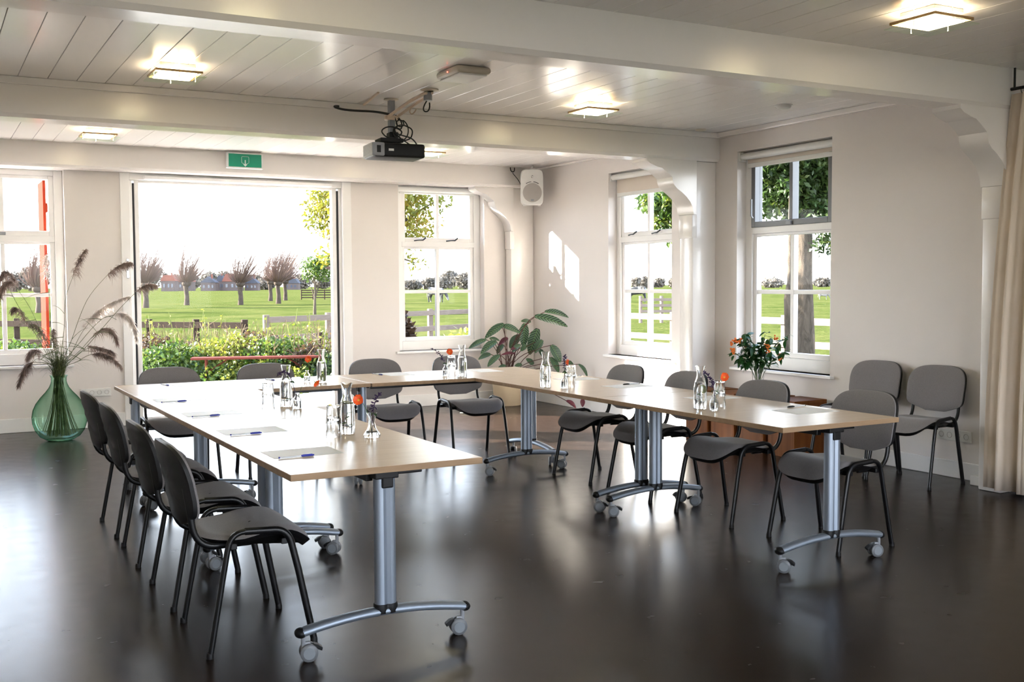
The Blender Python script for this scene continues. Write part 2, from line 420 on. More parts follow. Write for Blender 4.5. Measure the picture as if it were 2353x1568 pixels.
def obj(name, me, mat, parent=None):
    if mat and not me.materials: me.materials.append(MATS[mat])
    o = bpy.data.objects.new(name, me); COL.objects.link(o)
    if parent: o.parent = parent
    return o
def tag(o, label, cat, group=None, kind=None):
    o['label'] = label; o['category'] = cat
    if group: o['group'] = group
    if kind: o['kind'] = kind
    return o
def thing(name, label, cat, loc=(0, 0, 0), rz=0.0, group=None, kind=None):
    o = bpy.data.objects.new(name, None); COL.objects.link(o); o.empty_display_size = 0.05
    o.location = loc; o.rotation_euler = (0, 0, rz)
    return tag(o, label, cat, group, kind)
def copy_tree(o, parent=None):
    c = o.copy(); COL.objects.link(c); c.parent = parent
    for ch in list(o.children): copy_tree(ch, c)
    return c
def place(proto, used, loc, rz, label, group=None):
    o = proto if not used[0] else copy_tree(proto)
    used[0] = True
    o.location = loc; o.rotation_euler = (0, 0, rz); o['label'] = label
    if group: o['group'] = group
    return o
def arc(p0, p1, p2, n=6):
    """quadratic curve from p0 to p2 bending towards p1"""
    p0, p1, p2 = Vector(p0), Vector(p1), Vector(p2)
    return [(1-t)**2*p0 + 2*t*(1-t)*p1 + t*t*p2 for t in [i/n for i in range(n+1)]]
def scatter_leaves(centres, n, size, droop=0.0, aspect=0.45, seed=1, shell=0.0):
    """n pointed leaves spread through soft blobs [(centre, (rx,ry,rz))]"""
    g = np.random.default_rng(seed)
    vol = np.array([r[0]*r[1]*r[2] for _, r in centres]); pick = g.choice(len(centres), n, p=vol/vol.sum())
    C = np.array([c for c, _ in centres], float)[pick]; Rr = np.array([r for _, r in centres], float)[pick]
    d = g.normal(size=(n, 3)); d /= np.linalg.norm(d, axis=1)[:, None]
    rad = (shell + (1-shell)*g.random(n))**(1/2.2)
    P = C + d*Rr*rad[:, None]
    a = g.normal(size=(n, 3)); a[:, 2] -= droop; a /= np.linalg.norm(a, axis=1)[:, None]
    b = np.cross(a, g.normal(size=(n, 3))); b /= np.linalg.norm(b, axis=1)[:, None]
    L = size*(0.6+0.8*g.random(n))[:, None]
    q = np.stack([P, P+a*L*0.45+b*L*aspect*0.5, P+a*L, P+a*L*0.45-b*L*aspect*0.5], 1).reshape(-1, 3)
    return q, np.arange(4*n).reshape(-1, 4)
def np_obj(name, v, f, mat, parent=None):
    me = bpy.data.meshes.new(name); nv, nf, k = len(v), len(f), f.shape[1]
    me.vertices.add(nv); me.vertices.foreach_set('co', np.ascontiguousarray(v, np.float32).ravel())
    me.loops.add(nf*k); me.loops.foreach_set('vertex_index', np.ascontiguousarray(f, np.int32).ravel())
    me.polygons.add(nf); me.polygons.foreach_set('loop_start', np.arange(0, nf*k, k, dtype=np.int32))
    me.update(calc_edges=True); me.validate()
    return obj(name, me, mat, parent)

# ------------------------------------------------------------------ the room shell
RX, BY, LX, FY = 6.62, 11.57, -0.50, -3.2      # inner faces: right, back, left, front (behind the camera)
CZ, TH = 2.84, 0.30                             # ceiling height, wall thickness
def struct(o, label, cat):
    return tag(o, label, cat, kind='structure')

struct(MB().box(LX-TH, RX+TH, FY-TH, BY+TH, -0.12, 0.0).build('floor', 'floor_resin'), 'dark brown glossy poured floor of the meeting room', 'floor')

W1 = (0.17, 1.29); DR = (1.82, 4.31); W3 = (4.89, 6.01)     # openings in the back wall (x)
W2 = (8.66, 9.79); W4 = (6.51, 7.68)                         # openings in the right wall (y)
WZ0, WZ1 = 0.66, 2.60
b = MB()
for a, c in ((LX-TH, W1[0]), (W1[1], DR[0]), (DR[1], W3[0]), (W3[1], RX+TH)): b.box(a, c, BY, BY+TH, 0, CZ+0.1)
for a, c in (W1, W3):
    b.box(a, c, BY, BY+TH, 0, WZ0); b.box(a, c, BY, BY+TH, WZ1, CZ+0.1)
b.box(DR[0], DR[1], BY, BY+TH, WZ1, CZ+0.1)
struct(b.build('wall_back', 'wall_paint'), 'cream painted wall pierced by the wide glass door and two windows', 'wall')
b = MB()
for a, c in ((FY, W4[0]), (W4[1], W2[0]), (W2[1], BY)): b.box(RX, RX+TH, a, c, 0, CZ+0.1)
for a, c in (W4, W2):
    b.box(RX, RX+TH, a, c, 0, WZ0); b.box(RX, RX+TH, a, c, 2.64, CZ+0.1)
struct(b.build('wall_right', 'wall_paint'), 'cream wall with two sash windows and roller blinds', 'wall')
struct(MB().box(LX-TH, LX, FY, BY, 0, CZ+0.1).build('wall_left', 'wall_paint'), 'plain cream wall beside the vase end of the room', 'wall')
b = MB()
fw = ((-0.2, 1.9), (2.2, 4.2), (4.5, 6.3))  # assumed openings in the unseen wall, sized to light the near part
xs = [LX-TH] + [q for w in fw for q in w] + [RX+TH]
for i in range(0, len(xs), 2): b.box(xs[i], xs[i+1], FY-TH, FY, 0, CZ+0.1)
for a, c in fw: b.box(a, c, FY-TH, FY, 0, 0.5); b.box(a, c, FY-TH, FY, 2.65, CZ+0.1)
struct(b.build('wall_front', 'wall_paint'), 'cream wall with tall window openings behind the camera', 'wall')

# ceiling: painted boards, each its own piece
ceil = struct(MB().box(LX-TH, RX+TH, FY-TH, BY+TH, CZ+0.020, CZ+0.2).build('ceiling', 'gap_dark'), 'white glossy ceiling of painted boards between the beams', 'ceiling')
PITCHB = 0.1835
bays = ((8.20, 11.30), (4.90, 7.93), (-3.2, 4.66))
nx0 = int(math.floor((LX-0.80)/PITCHB)); nx1 = int(math.ceil((RX-0.80)/PITCHB))
for (ya, yb) in bays:
    me = MB().box(0.0015, PITCHB-0.0015, ya, yb, 0.0, 0.021).mesh('plank', None, 0.0022, 1)
    for k in range(nx0, nx1):
        o = obj('plank', me, 'gloss_paint', ceil); o.location = (0.80+k*PITCHB, 0, CZ + random.uniform(-0.0006, 0.0006))

# beams with curved brackets and posts
def bracket_outline(x0, x1, z1, z0):
    """stepped ogee under a beam end, from the beam tip (x0,z1) to the post (x1,z0)"""
    w, h = x1-x0, z1-z0
    P = [(0, 0), (0.0, 0.055), (0.06, 0.10), (0.20, 0.15), (0.26, 0.165), (0.30, 0.17), (0.42, 0.25), (0.52, 0.33), (0.53, 0.40), (0.56, 0.47), (0.62, 0.535), (0.72, 0.60), (0.82, 0.68), (0.90, 0.77), (0.955, 0.87), (0.975, 1.0)]
    out = [(x0+u*w, z1-q*h) for u, q in P]
    return out + [(x1+0.02, z0), (x1+0.02, z1)]
def beam(name, y0, y1, z0, label, zc=CZ+0.02):
    h = 0.025
    prof = [(y0, zc), (y0, z0+h), (y0+h, z0), (y1-h, z0), (y1, z0+h), (y1, zc)]
    return struct(MB().prism(prof, LX, RX, 'x').build(name, 'beam_paint', smooth=None), label, 'beam')
beams = [beam('trim_1', 4.66, 4.90, 2.575, 'glossy white painted ceiling beam nearest the lone square lamp'),
         beam('trim_2', 7.93, 8.20, 2.575, 'glossy white ceiling beam that the projector hangs in front of'),
         beam('trim_3', 11.30, BY+0.01, 2.60, 'white beam above the glass door carrying the exit sign')]
spec = [(4.67, 4.89, 5.87, 6.37), (7.95, 8.19, 5.80, 6.345), (11.39, BY, 5.80, 6.30)]
for bm_, (ya, yb, xa, xb), zt in zip(beams, spec, (2.576, 2.576, 2.601)):
    MB().prism(bracket_outline(xa, xb, zt, 2.08), ya, yb, 'y').build('bracket', 'beam_paint', bm_, smooth=28)
    MB().box(xb, RX, ya+0.03, yb-0.012, 0.0, zt).build('post', 'beam_paint', bm_, smooth=30, bevel=0.012)
    MB().box(xb-0.012, xb+0.05, ya+0.028, yb-0.01, 1.86, 2.08).build('post_collar', 'beam_paint', bm_, smooth=30, bevel=0.008)
    mir = lambda x: LX + RX - x
    MB().prism([(mir(u), w) for u, w in bracket_outline(xa, xb, zt, 2.08)], ya, yb, 'y').build('bracket', 'beam_paint', bm_, smooth=28)
    MB().box(LX, mir(xb), ya+0.03, yb-0.012, 0.0, zt).build('post', 'beam_paint', bm_, smooth=30, bevel=0.012)
MB().box(LX, RX, 7.905, 7.93, 2.79, CZ).build('crown_strip', 'beam_paint', beams[1], bevel=0.006)
MB().box(6.47, 6.62, 4.70, 5.02, 0.0, 0.068).build('plinth', 'baseboard_paint', beams[0], bevel=0.006)
MB().box(6.435, RX, 4.66, 4.70, 0.068, 2.55).build('post_board', 'beam_paint', beams[0], bevel=0.008)

# mouldings
def trim(name, bx, label, cat='trim', mat='beam_paint', bev=0.006):
    return struct(MB().box(*bx).build(name, mat, bevel=bev), label, cat)
trim('trim_4', (RX-0.05, RX, 4.90, 7.93, CZ-0.045, CZ), 'white cornice moulding above the window with the grey sash')
trim('trim_5', (RX-0.03, RX, 8.20, 11.30, CZ-0.025, CZ), 'white cornice moulding behind the loudspeaker corner')
trim('baseboard_back', (LX, 1.82, BY-0.016, BY, 0, 0.14), 'white baseboard behind the green glass vase', 'baseboard', 'baseboard_paint')
trim('baseboard_corner', (4.31, 6.27, BY-0.016, BY, 0, 0.14), 'white baseboard behind the potted plant', 'baseboard', 'baseboard_paint')
trim('baseboard_right', (RX-0.016, RX, 4.92, 7.98, 0, 0.125), 'white baseboard behind the wooden cubes and spare chairs', 'baseboard', 'baseboard_paint')
trim('baseboard_far', (RX-0.016, RX, 8.20, 11.34, 0, 0.125), 'white baseboard under the window with the lowered blind', 'baseboard', 'baseboard_paint')
trim('baseboard_near', (RX-0.016, RX, FY, 4.69, 0, 0.125), 'white baseboard behind the cream curtain', 'baseboard', 'baseboard_paint')
trim('baseboard_left', (LX, LX+0.016, FY, BY, 0, 0.125), 'white baseboard of the plain side wall', 'baseboard', 'baseboard_paint')

# ------------------------------------------------------------------ windows
def window(name, label, width, z0, z1, sash_mat, stay='pair'):
    """local: x along the wall, +y outwards from the inner wall face, z up; the frame sits deep in the reveal"""
    w = thing(name, label, 'window', kind='structure')
    f0, f1 = 0.105, 0.215
    fr = MB()
    for a, c in ((0, 0.085), (width-0.085, width)): fr.box(a, c, f0, f1, z0, z1)
    fr.box(0.085, width-0.085, f0, f1, z0, z0+0.11); fr.box(0.085, width-0.085, f0, f1, z1-0.055, z1)
    fr.box(0.085, width-0.085, f0, f1, 1.885, 1.945)
    fr.build('window_frame', 'window_paint', w, bevel=0.004)
    mid = width/2
    # lower light: 2 x 2 panes
    L0, L1, M = 0.085, width-0.085, 1.355
    lo = MB()
    lo.box(L0, L0+0.045, f0+0.02, f1-0.03, z0+0.11, 1.885); lo.box(L1-0.045, L1, f0+0.02, f1-0.03, z0+0.11, 1.885)
    lo.box(L0+0.045, L1-0.045, f0+0.02, f1-0.03, z0+0.11, z0+0.155); lo.box(L0+0.045, L1-0.045, f0+0.02, f1-0.03, 1.86, 1.885)
    low = lo.build('lower_sash', 'window_paint', w, bevel=0.004)
    MB().box(mid-0.020, mid+0.020, f0+0.022, f1-0.034, z0+0.155, 1.86).build('glazing_bar', 'window_paint', low, bevel=0.004)
    for a, c in ((L0+0.045, mid-0.020), (mid+0.020, L1-0.045)):
        MB().box(a, c, f0+0.024, f1-0.036, M-0.019, M+0.019).build('glazing_bar', 'window_paint', low, bevel=0.003)
        for q0, q1 in ((z0+0.155, M-0.019), (M+0.019, 1.86)):
            MB().box(a, c, 0.158, 0.163, q0, q1).build('pane', 'pane_glass', low)
    # upper light: two panes, hinged
    up = MB(); t0, t1 = 1.945, z1-0.055
    s0 = f0-0.012 if sash_mat == 'sash_grey' else f0+0.012
    up.box(L0, L0+0.05, s0, f1-0.03, t0, t1); up.box(L1-0.05, L1, s0, f1-0.03, t0, t1)
    up.box(L0+0.05, L1-0.05, s0, f1-0.03, t0, t0+0.05); up.box(L0+0.05, L1-0.05, s0, f1-0.03, t1-0.035, t1)
    ups = up.build('upper_sash', sash_mat, w, bevel=0.004)
    MB().box(mid-0.020, mid+0.020, s0+0.01, f1-0.034, t0+0.05, t1-0.035).build('glazing_bar', sash_mat, ups, bevel=0.004)
    for a, c in ((L0+0.05, mid-0.020), (mid+0.020, L1-0.05)):
        MB().box(a, c, 0.150, 0.155, t0+0.05, t1-0.035).build('pane', 'pane_glass', ups)
    if stay == 'pair':
        for xx in (mid-0.26, mid+0.16):
            MB().tube([(xx-0.06, s0-0.02, 1.958), (xx, s0-0.03, 1.965), (xx+0.05, s0-0.035, 1.966), (xx+0.09, s0-0.02, 1.995)], [0.008, 0.006, 0.008, 0.011], 6).build('stay_handle', 'black_metal', ups, smooth=40)
    else:
        MB().tube([(L0+0.035, s0-0.012, 2.03), (L0+0.035, s0-0.03, 2.05), (L0+0.038, s0-0.032, 2.20)], 0.009, 6).build('stay_handle', 'grey_plastic', ups, smooth=40)
        MB().box(mid-0.03, mid+0.03, s0-0.02, s0, t0+0.005, t0+0.035).build('latch', 'grey_plastic', ups, bevel=0.004)
    # sill board
    MB().box(-0.05, width+0.05, -0.045, f0, z0-0.028, z0).build('window_sill', 'window_paint', w, bevel=0.006)
    return w
w = window('window_1', 'white sash window behind the dried reeds with a red shutter outside', W1[1]-W1[0], WZ0, WZ1, 'window_paint', 'single'); w.location = (W1[0], BY, 0)
w = window('window_2', 'white sash window beside the curved bracket under a half lowered blind', W2[1]-W2[0], WZ0, 2.64, 'window_paint', 'pair'); w.location = (RX, W2[1], 0); w.rotation_euler = (0, 0, -PI/2)
w = window('window_3', 'white sash window between the glass door and the loudspeaker corner', W3[1]-W3[0], WZ0, WZ1, 'window_paint', 'pair'); w.location = (W3[0], BY, 0)
w = window('window_4', 'sash window with a grey upper sash above the orange bouquet', W4[1]-W4[0], WZ0, 2.64, 'sash_grey', 'single'); w.location = (RX, W4[1], 0); w.rotation_euler = (0, 0, -PI/2)

# roller blinds in the two windows of the right wall, flat cassettes over the back wall windows
def blind(label, loc, rz, width, drop, tube_z):
    t = thing('roller_blind', label, 'blind', loc, rz, 'roller blinds')
    MB().tube([(0.015, 0.055, tube_z), (width-0.015, 0.055, tube_z)], 0.032, 14).build('roller_tube', 'white_plastic', t, smooth=40)
    MB().box(0.05, width-0.05, 0.083, 0.086, tube_z-drop, tube_z).build('blind_cloth', 'blind_cloth', t)
    MB().box(0.05, width-0.05, 0.076, 0.094, tube_z-drop-0.03, tube_z-drop+0.012).build('bottom_bar', 'white_plastic', t, bevel=0.005)
    MB().box(0.0, 0.016, 0.02, 0.10, tube_z-0.045, tube_z+0.04).build('end_bracket', 'white_plastic', t, bevel=0.003)
    MB().box(width-0.016, width, 0.02, 0.10, tube_z-0.045, tube_z+0.04).build('end_bracket', 'white_plastic', t, bevel=0.003)
blind('cream roller blind drawn nearly up above the grey sash', (RX, W4[1], 0), -PI/2, W4[1]-W4[0], 0.075, 2.595)
blind('cream roller blind lowered over the top of the window beside the bracket', (RX, W2[1], 0), -PI/2, W2[1]-W2[0], 0.185, 2.595)
blind('thin white blind rolled up in the window next to the loudspeaker', (W3[0], BY+0.0, 0), 0, W3[1]-W3[0], 0.02, 2.558)

# ------------------------------------------------------------------ sliding glass door
d = thing('door_1', 'wide white framed sliding glass door opening on the terrace and fields', 'door', kind='structure')
fr = MB()
fr.box(1.82, 1.915, BY-0.02, BY+0.14, 0, WZ1); fr.box(4.205, 4.31, BY-0.02, BY+0.20, 0, WZ1); fr.box(1.915, 4.205, BY+0.0, BY+0.14, 2.53, WZ1)
fr.box(1.915, 4.205, BY+0.02, BY+0.20, 0.0, 0.025)
fr.build('door_frame', 'window_paint', d, bevel=0.006)
for a, c in ((1.945, 1.966), (4.150, 4.172)): MB().box(a, c, BY+0.03, BY+0.12, 0.025, 2.50).build('gap_strip', 'gap_dark', d)  # dark strips stand in for the shaded gaps between frame and leaf
lf = MB()
lf.box(1.915, 1.945, BY+0.025, BY+0.12, 0.025, 2.53); lf.box(4.172, 4.205, BY+0.025, BY+0.12, 0.025, 2.53)
lf.box(1.966, 2.012, BY+0.035, BY+0.11, 0.025, 2.53); lf.box(4.098, 4.150, BY+0.035, BY+0.11, 0.025, 2.53)
lf.box(2.012, 4.098, BY+0.035, BY+0.11, 2.505, 2.53); lf.box(2.012, 4.098, BY+0.035, BY+0.11, 0.025, 0.07)
leaf_ = lf.build('door_leaf', 'window_paint', d, bevel=0.004)
MB().box(2.012, 4.098, BY+0.068, BY+0.076, 0.07, 2.505).build('pane', 'pane_glass', leaf_)
MB().box(1.862, 1.892, BY-0.035, BY-0.02, 1.52, 1.72).build('handle_plate', 'chrome', d, bevel=0.006)
MB().tube([(1.877, BY-0.03, 1.60), (1.877, BY-0.06, 1.60), (1.877, BY-0.06, 1.70)], 0.008, 8).build('handle', 'chrome', d, smooth=40)
MB().box(2.06, 4.08, BY-0.045, BY, 2.54, 2.575).build('curtain_track', 'window_paint', d, bevel=0.006)

# ------------------------------------------------------------------ tables
TZ = 0.735
def make_caster(parent, x, y, yaw, lock=True):
    c = bpy.data.objects.new('caster', None); COL.objects.link(c); c.parent = parent
    c.location = (x, y, 0); c.rotation_euler = (0, 0, yaw); c.scale = (1.2, 1.2, 1.2)
    for s in (-1, 1):
        body = MB().lathe([(0.002, 0.0), (0.024, 0.0), (0.0285, 0.003), (0.0285, 0.014), (0.024, 0.017), (0.002, 0.017)], 18, capb=True, capt=True)
        body.v = [(p[0], s*(0.006+p[2]), 0.0287+p[1]) for p in body.v]
        body.build('wheel', 'caster_grey', c, smooth=40)
    for s in (-1, 1): MB().tube([(0, s*0.0225, 0.0287), (0, s*0.0245, 0.0287)], 0.019, 16).build('hub_disc', 'hub_grey', c, smooth=40)
    MB().box(-0.006, 0.022, -0.006, 0.006, 0.02, 0.062).tube([(0.016, 0, 0.055), (0.016, 0, 0.092)], 0.008, 8).build('fork', 'grey_plastic', c, smooth=40, bevel=0.002)
    if lock: MB().prism([(-0.022, 0.04), (-0.042, 0.03), (-0.045, 0.04), (-0.03, 0.052), (-0.015, 0.056)], -0.012, 0.012, 'y').build('brake_lever', 'black_plastic', c, bevel=0.002)
    return c
def make_table(L, W=0.80):
    """local: length along x, origin on the floor under the centre"""
    t = thing('folding_table', '', 'table')
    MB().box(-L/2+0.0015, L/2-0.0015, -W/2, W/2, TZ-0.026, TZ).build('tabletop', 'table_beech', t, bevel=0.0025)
    for y0 in (-0.06, 0.03): MB().box(-L/2+0.12, L/2-0.12, y0, y0+0.03, TZ-0.075, TZ-0.03).build('underframe_rail', 'black_metal', t, bevel=0.003)
    for s in (-1, 1):
        cx = s*(L/2-0.075)
        prof = []
        for k in range(28):
            a = 2*PI*k/28
            x = 0.028*math.copysign(abs(math.cos(a))**0.7, math.cos(a)); y = 0.043*math.copysign(abs(math.sin(a))**0.7, math.sin(a))
            if abs(y) < 0.008: x *= 0.72
            prof.append((cx+x, y))
        MB().prism(prof, 0.155, TZ-0.05, 'z').build('column', 'aluminium', t, smooth=35)
        MB().prism([(cx+1.12*(a-cx), 1.12*q) for a, q in prof], 0.140, 0.178, 'z').build('column_foot', 'black_plastic', t, smooth=35, bevel=0.004)
        MB().box(cx-0.034, cx+0.034, -0.05, 0.05, TZ-0.058, TZ-0.027).box(cx-0.04*s-0.03, cx-0.04*s+0.03, -0.17, 0.05, TZ-0.052, TZ-0.027).build('tilt_bracket', 'black_plastic', t, bevel=0.005)
        MB().box(cx+s*0.018-0.018, cx+s*0.018+0.018, -0.026, 0.022, TZ-0.095, TZ-0.05).build('tilt_lever', 'black_plastic', t, bevel=0.006)
        def foot(u, q):
            y = (q-0.5)*0.70; z = 0.112 + 0.036*(1-(2*q-1)**2); a = 2*PI*u
            return (cx + 0.028*math.cos(a), y, z + 0.018*math.copysign(abs(math.sin(a))**0.8, math.sin(a)))
        MB().grid(foot, 14, 17, True).build('foot_bar', 'aluminium', t, smooth=50)
        for e in (-1, 1):
            MB().ball((cx, e*0.348, 0.112), (0.030, 0.024, 0.0205), 12, 8).build('end_cap', 'black_plastic', t, smooth=60)
            make_caster(t, cx, e*0.318-0.0, random.uniform(-0.9, 0.9) + (PI/2 if e > 0 else -PI/2))
    return t
X0, XF, XG = 1.18, 4.43, 3.63
YA, YB, YC, YD = 7.96, 7.16, 5.497, 3.835
tp = make_table(1.662); tu = [False]
TG = 'beech tables set in a horseshoe'
place(tp, tu, (X0+0.4, (YD+YC)/2, 0), PI/2, 'beech folding table nearest the camera with the red nasturtium in a bell vase', TG)
place(tp, tu, (X0+0.4, (YC+YB)/2, 0), PI/2, 'beech folding table between the nearest one and the row before the glass door', TG)
tp2 = make_table(1.622); tu2 = [False]
place(tp2, tu2, (X0+0.812, (YA+YB)/2, 0), 0, 'beech folding table before the glass door on the vase end', TG)
tp3 = make_table(1.640); tu3 = [False]
place(tp3, tu3, (XG+0.4, 7.150-0.820, 0), PI/2, 'beech folding table with a full carafe in front of the potted plant', TG)
place(tp3, tu3, (XG+0.4, 3.868+0.820, 0), PI/2, 'beech folding table ending beside the two spare chairs', TG)
place(tp2, tu2, (XF-0.812, (YA+YB)/2-0.006, 0), 0, 'beech folding table along the window wall reaching the corner', TG)

# ------------------------------------------------------------------ chairs
def make_chair():
    """local: faces +x, origin on the floor under the middle of the four feet"""
    t = thing('stacking_chair', '', 'chair', group='grey upholstered stacking chairs')
    for s in (-1, 1):
        pts = [(-0.205, s*0.255, 0.006), (-0.150, s*0.245, 0.30), (-0.132, s*0.243, 0.395)]
        pts += arc((-0.125, s*0.242, 0.425), (-0.112, s*0.241, 0.475), (-0.060, s*0.240, 0.476), 6)
        pts += arc((0.055, s*0.240, 0.470), (0.105, s*0.241, 0.468), (0.122, s*0.242, 0.42), 6)
        pts += [(0.150, s*0.246, 0.30), (0.208, s*0.255, 0.006)]
        k = len(pts)//2
        # one bent tube; told apart as a rear leg and a front leg that meet on the arch
        MB().tube(pts[:k+1], 0.0115, 10, flat=1.25).build('leg', 'black_metal', t, smooth=50)
        MB().tube(pts[k:], 0.0115, 10, flat=1.25).build('leg', 'black_metal', t, smooth=50)
        for q in (-1, 1):
            MB().lathe([(0.015, 0.0), (0.015, 0.012), (0.012, 0.022)], 10, (q*0.2065, s*0.2552, 0.0), True, True).build('foot_cap', 'black_plastic', t, smooth=40)
        # back upright
        up = [(-0.02, s*0.175, 0.418), (-0.12, s*0.178, 0.418)] + arc((-0.16, s*0.18, 0.418), (-0.232, s*0.182, 0.42), (-0.248, s*0.183, 0.50), 6) + [(-0.262, s*0.184, 0.60), (-0.272, s*0.184, 0.66)]
        MB().tube(up, 0.0105, 10, flat=1.3).build('back_upright', 'black_metal', t, smooth=50)
    for x0 in (-0.115, 0.085): MB().box(x0, x0+0.025, -0.24, 0.24, 0.408, 0.432).build('cross_bar', 'black_metal', t, bevel=0.003)
    # seat: padded, hollow at the back and rolling over at the front lip
    def outline(a):
        c, s_ = math.cos(a), math.sin(a)
        x = 0.225*math.copysign(abs(c)**0.55, c); y = 0.232*math.copysign(abs(s_)**0.5, s_)
        if c > 0: y *= 1.0 - 0.06*(c**2)
        else: y *= 1.0 - 0.10*(c**2)
        return 0.018+x, y
    def crown(x, y):
        u = (x+0.21)/0.45
        z = 0.462 - 0.030*math.sin(min(1, max(0, u/0.55))*PI)*0.55 + 0.012*math.exp(-((u-0.72)/0.18)**2)
        if u > 0.74: z -= 0.062*((u-0.74)/0.26)**2
        return z + 0.018*(abs(y)/0.23)**2*(1 if u < 0.55 else max(0, 1-(u-0.55)/0.3))
    def top(u, v):
        x, y = outline(2*PI*u); r = v
        x_, y_ = 0.018+(x-0.018)*r, y*r
        edge = 0.020*max(0, (r-0.86)/0.14)**2
        return (x_, y_, crown(x_, y_) - edge)
    MB().grid(lambda u, v: top(u, 0.02+0.98*v), 44, 14, True).build('seat_pad', 'grey_fabric', t, smooth=70)
    def under(u, v):
        x, y = outline(2*PI*u); k = 1.0 - 0.12*v
        x_, y_ = 0.018+(x-0.018)*k, y*k
        return (x_, y_, crown(0.018+(x-0.018), y) - 0.020 - 0.024*v)
    mb = MB().grid(lambda u, v: under(u, v) if v < 1 else under(u, 1), 44, 4, True)
    n = len(mb.v); mb.f.append(tuple(range(n-44, n)))
    mb.build('seat_shell', 'black_plastic', t, smooth=60)
    # back: fabric pad on a ribbed black shell; outline with broad round top corners and a bowed lower edge
    NT, NR = 64, 9
    def back(a, r, off, grow):
        c_, s_ = math.cos(a), math.sin(a)
        n_ = 3.4 if s_ > 0 else 5.5
        uu = math.copysign(abs(c_)**(2/n_), c_)*r; w = math.copysign(abs(s_)**(2/n_), s_)*r
        y = uu*0.231*grow*(1.0 - 0.02*max(0, -w))
        zb = 0.482 + 0.040*(0.5-0.5*math.cos(min(1, abs(uu)/0.9)*PI)); mid_ = 0.655
        z = mid_ + w*(0.824-mid_) if w > 0 else mid_ + w*(mid_-zb)
        return (-0.252 - 0.21*(z-0.50) + 0.030*(y/0.23)**2 + 0.012*math.cos(w*PI/2) + off, y, z)
    def panel(off0, off1, grow, name, mat, dome0, dome1, ribs=False):
        def surf(off, dome):
            V = []
            for j in range(NR):
                r = [0.03, 0.25, 0.45, 0.62, 0.76, 0.86, 0.93, 0.975, 1.0][j]
                for i in range(NT):
                    a = 2*PI*(i+0.5)/NT
                    o = off - dome*r**7
                    if ribs and off == off0:
                        zz = back(a, r, 0, grow)[2]
                        for rv in (0.60, 0.68, 0.74): o -= 0.005*math.exp(-((zz-rv)/0.014)**4)*max(0, 1-(r/0.8)**6)
                    V.append(back(a, r, o, grow))
            return V
        A, B = surf(off1, dome1), surf(off0, dome0); m_ = NT*NR
        q = [(j*NT+i, j*NT+(i+1) % NT, (j+1)*NT+(i+1) % NT, (j+1)*NT+i) for j in range(NR-1) for i in range(NT)]
        f = q + [tuple(range(NT))] + [tuple(x+m_ for x in reversed(p)) for p in q] + [tuple(m_+i for i in reversed(range(NT)))]
        k = (NR-1)*NT
        f += [(k+i, k+(i+1) % NT, m_+k+(i+1) % NT, m_+k+i) for i in range(NT)]
        MB().add(A+B, f).build(name, mat, t, smooth=55)
    panel(-0.034, -0.004, 1.0, 'back_shell', 'black_plastic', -0.014, 0.0, True)
    panel(-0.0035, 0.020, 0.985, 'back_pad', 'grey_fabric', 0.0, 0.014)
    return t
cp = make_chair(); cu = [False]
CG = 'grey upholstered stacking chairs'
for y, lab in ((4.37, 'black shelled stacking chair seen from behind, nearest the camera'), (5.06, 'black shelled stacking chair second from the camera along the near table row'),
               (5.91, 'black shelled stacking chair third from the camera along the near table row'), (6.66, 'black shelled stacking chair of the near row closest to the green vase')):
    place(cp, cu, (1.148, y, 0), random.uniform(-0.02, 0.02), lab, CG)
for x, lab in ((1.63, 'grey stacking chair before the glass door nearest the green vase'), (2.36, 'grey stacking chair before the glass door beneath the red garden bench'),
               (3.28, 'grey stacking chair before the wall between glass door and window'), (4.03, 'grey stacking chair in front of the potted plant')):
    place(cp, cu, (x, 8.02, 0), -PI/2 + random.uniform(-0.03, 0.03), lab, CG)
for x, y, lab in ((4.37, 6.64, 'grey stacking chair below the window with the lowered blind'), (4.36, 5.90, 'grey stacking chair beside the post against the sunlit wall'),
               (4.335, 5.09, 'grey stacking chair in front of the orange bouquet'), (4.385, 4.305, 'grey stacking chair at the table end facing the spare chairs')):
    place(cp, cu, (x, y, 0), PI + random.uniform(-0.03, 0.03), lab, CG)
place(cp, cu, (6.255, 5.90, 0), PI+0.10, 'spare grey chair against the wall beside the wooden cubes', CG)
place(cp, cu, (6.235, 5.305, 0), PI+0.12, 'spare grey chair against the wall beside the cream curtain', CG)

# ------------------------------------------------------------------ papers and pens
def paper(x, y, lx, ly, rz, label):
    o = MB().box(-lx/2, lx/2, -ly/2, ly/2, 0.0, 0.0008).build('paper_sheet', 'paper')
    o.location = (x, y, TZ+0.0002); o.rotation_euler = (0, 0, rz)
    tag(o, label, 'paper', 'sheets of paper laid out at the seats')
def make_pen(ink):
    t = thing('pen', '', 'pen', group='ballpoint pens laid out at the seats')
    MB().tube([(0, 0, 0.0045), (0.100, 0, 0.0045)], 0.0036, 8).build('barrel', 'pen_clear', t, smooth=50)
    MB().tube([(0.090, 0, 0.0048), (0.096, 0, 0.0048), (0.138, 0, 0.0048), (0.146, 0, 0.0048)], [0.0035, 0.0047, 0.0044, 0.003], 8).build('cap', ink, t, smooth=50)
    MB().box(0.10, 0.138, -0.0012, 0.0012, 0.0088, 0.0105).build('clip', ink, t)
    MB().tube([(-0.004, 0, 0.0045), (0.0015, 0, 0.0045)], 0.0039, 8).build('end_plug', ink, t, smooth=50)
    return t
seatL = (('the chair nearest the camera', 4.335), ('the second black shelled chair', 5.120), ('the third black shelled chair', 5.935), ('the chair closest to the green vase', 6.775))
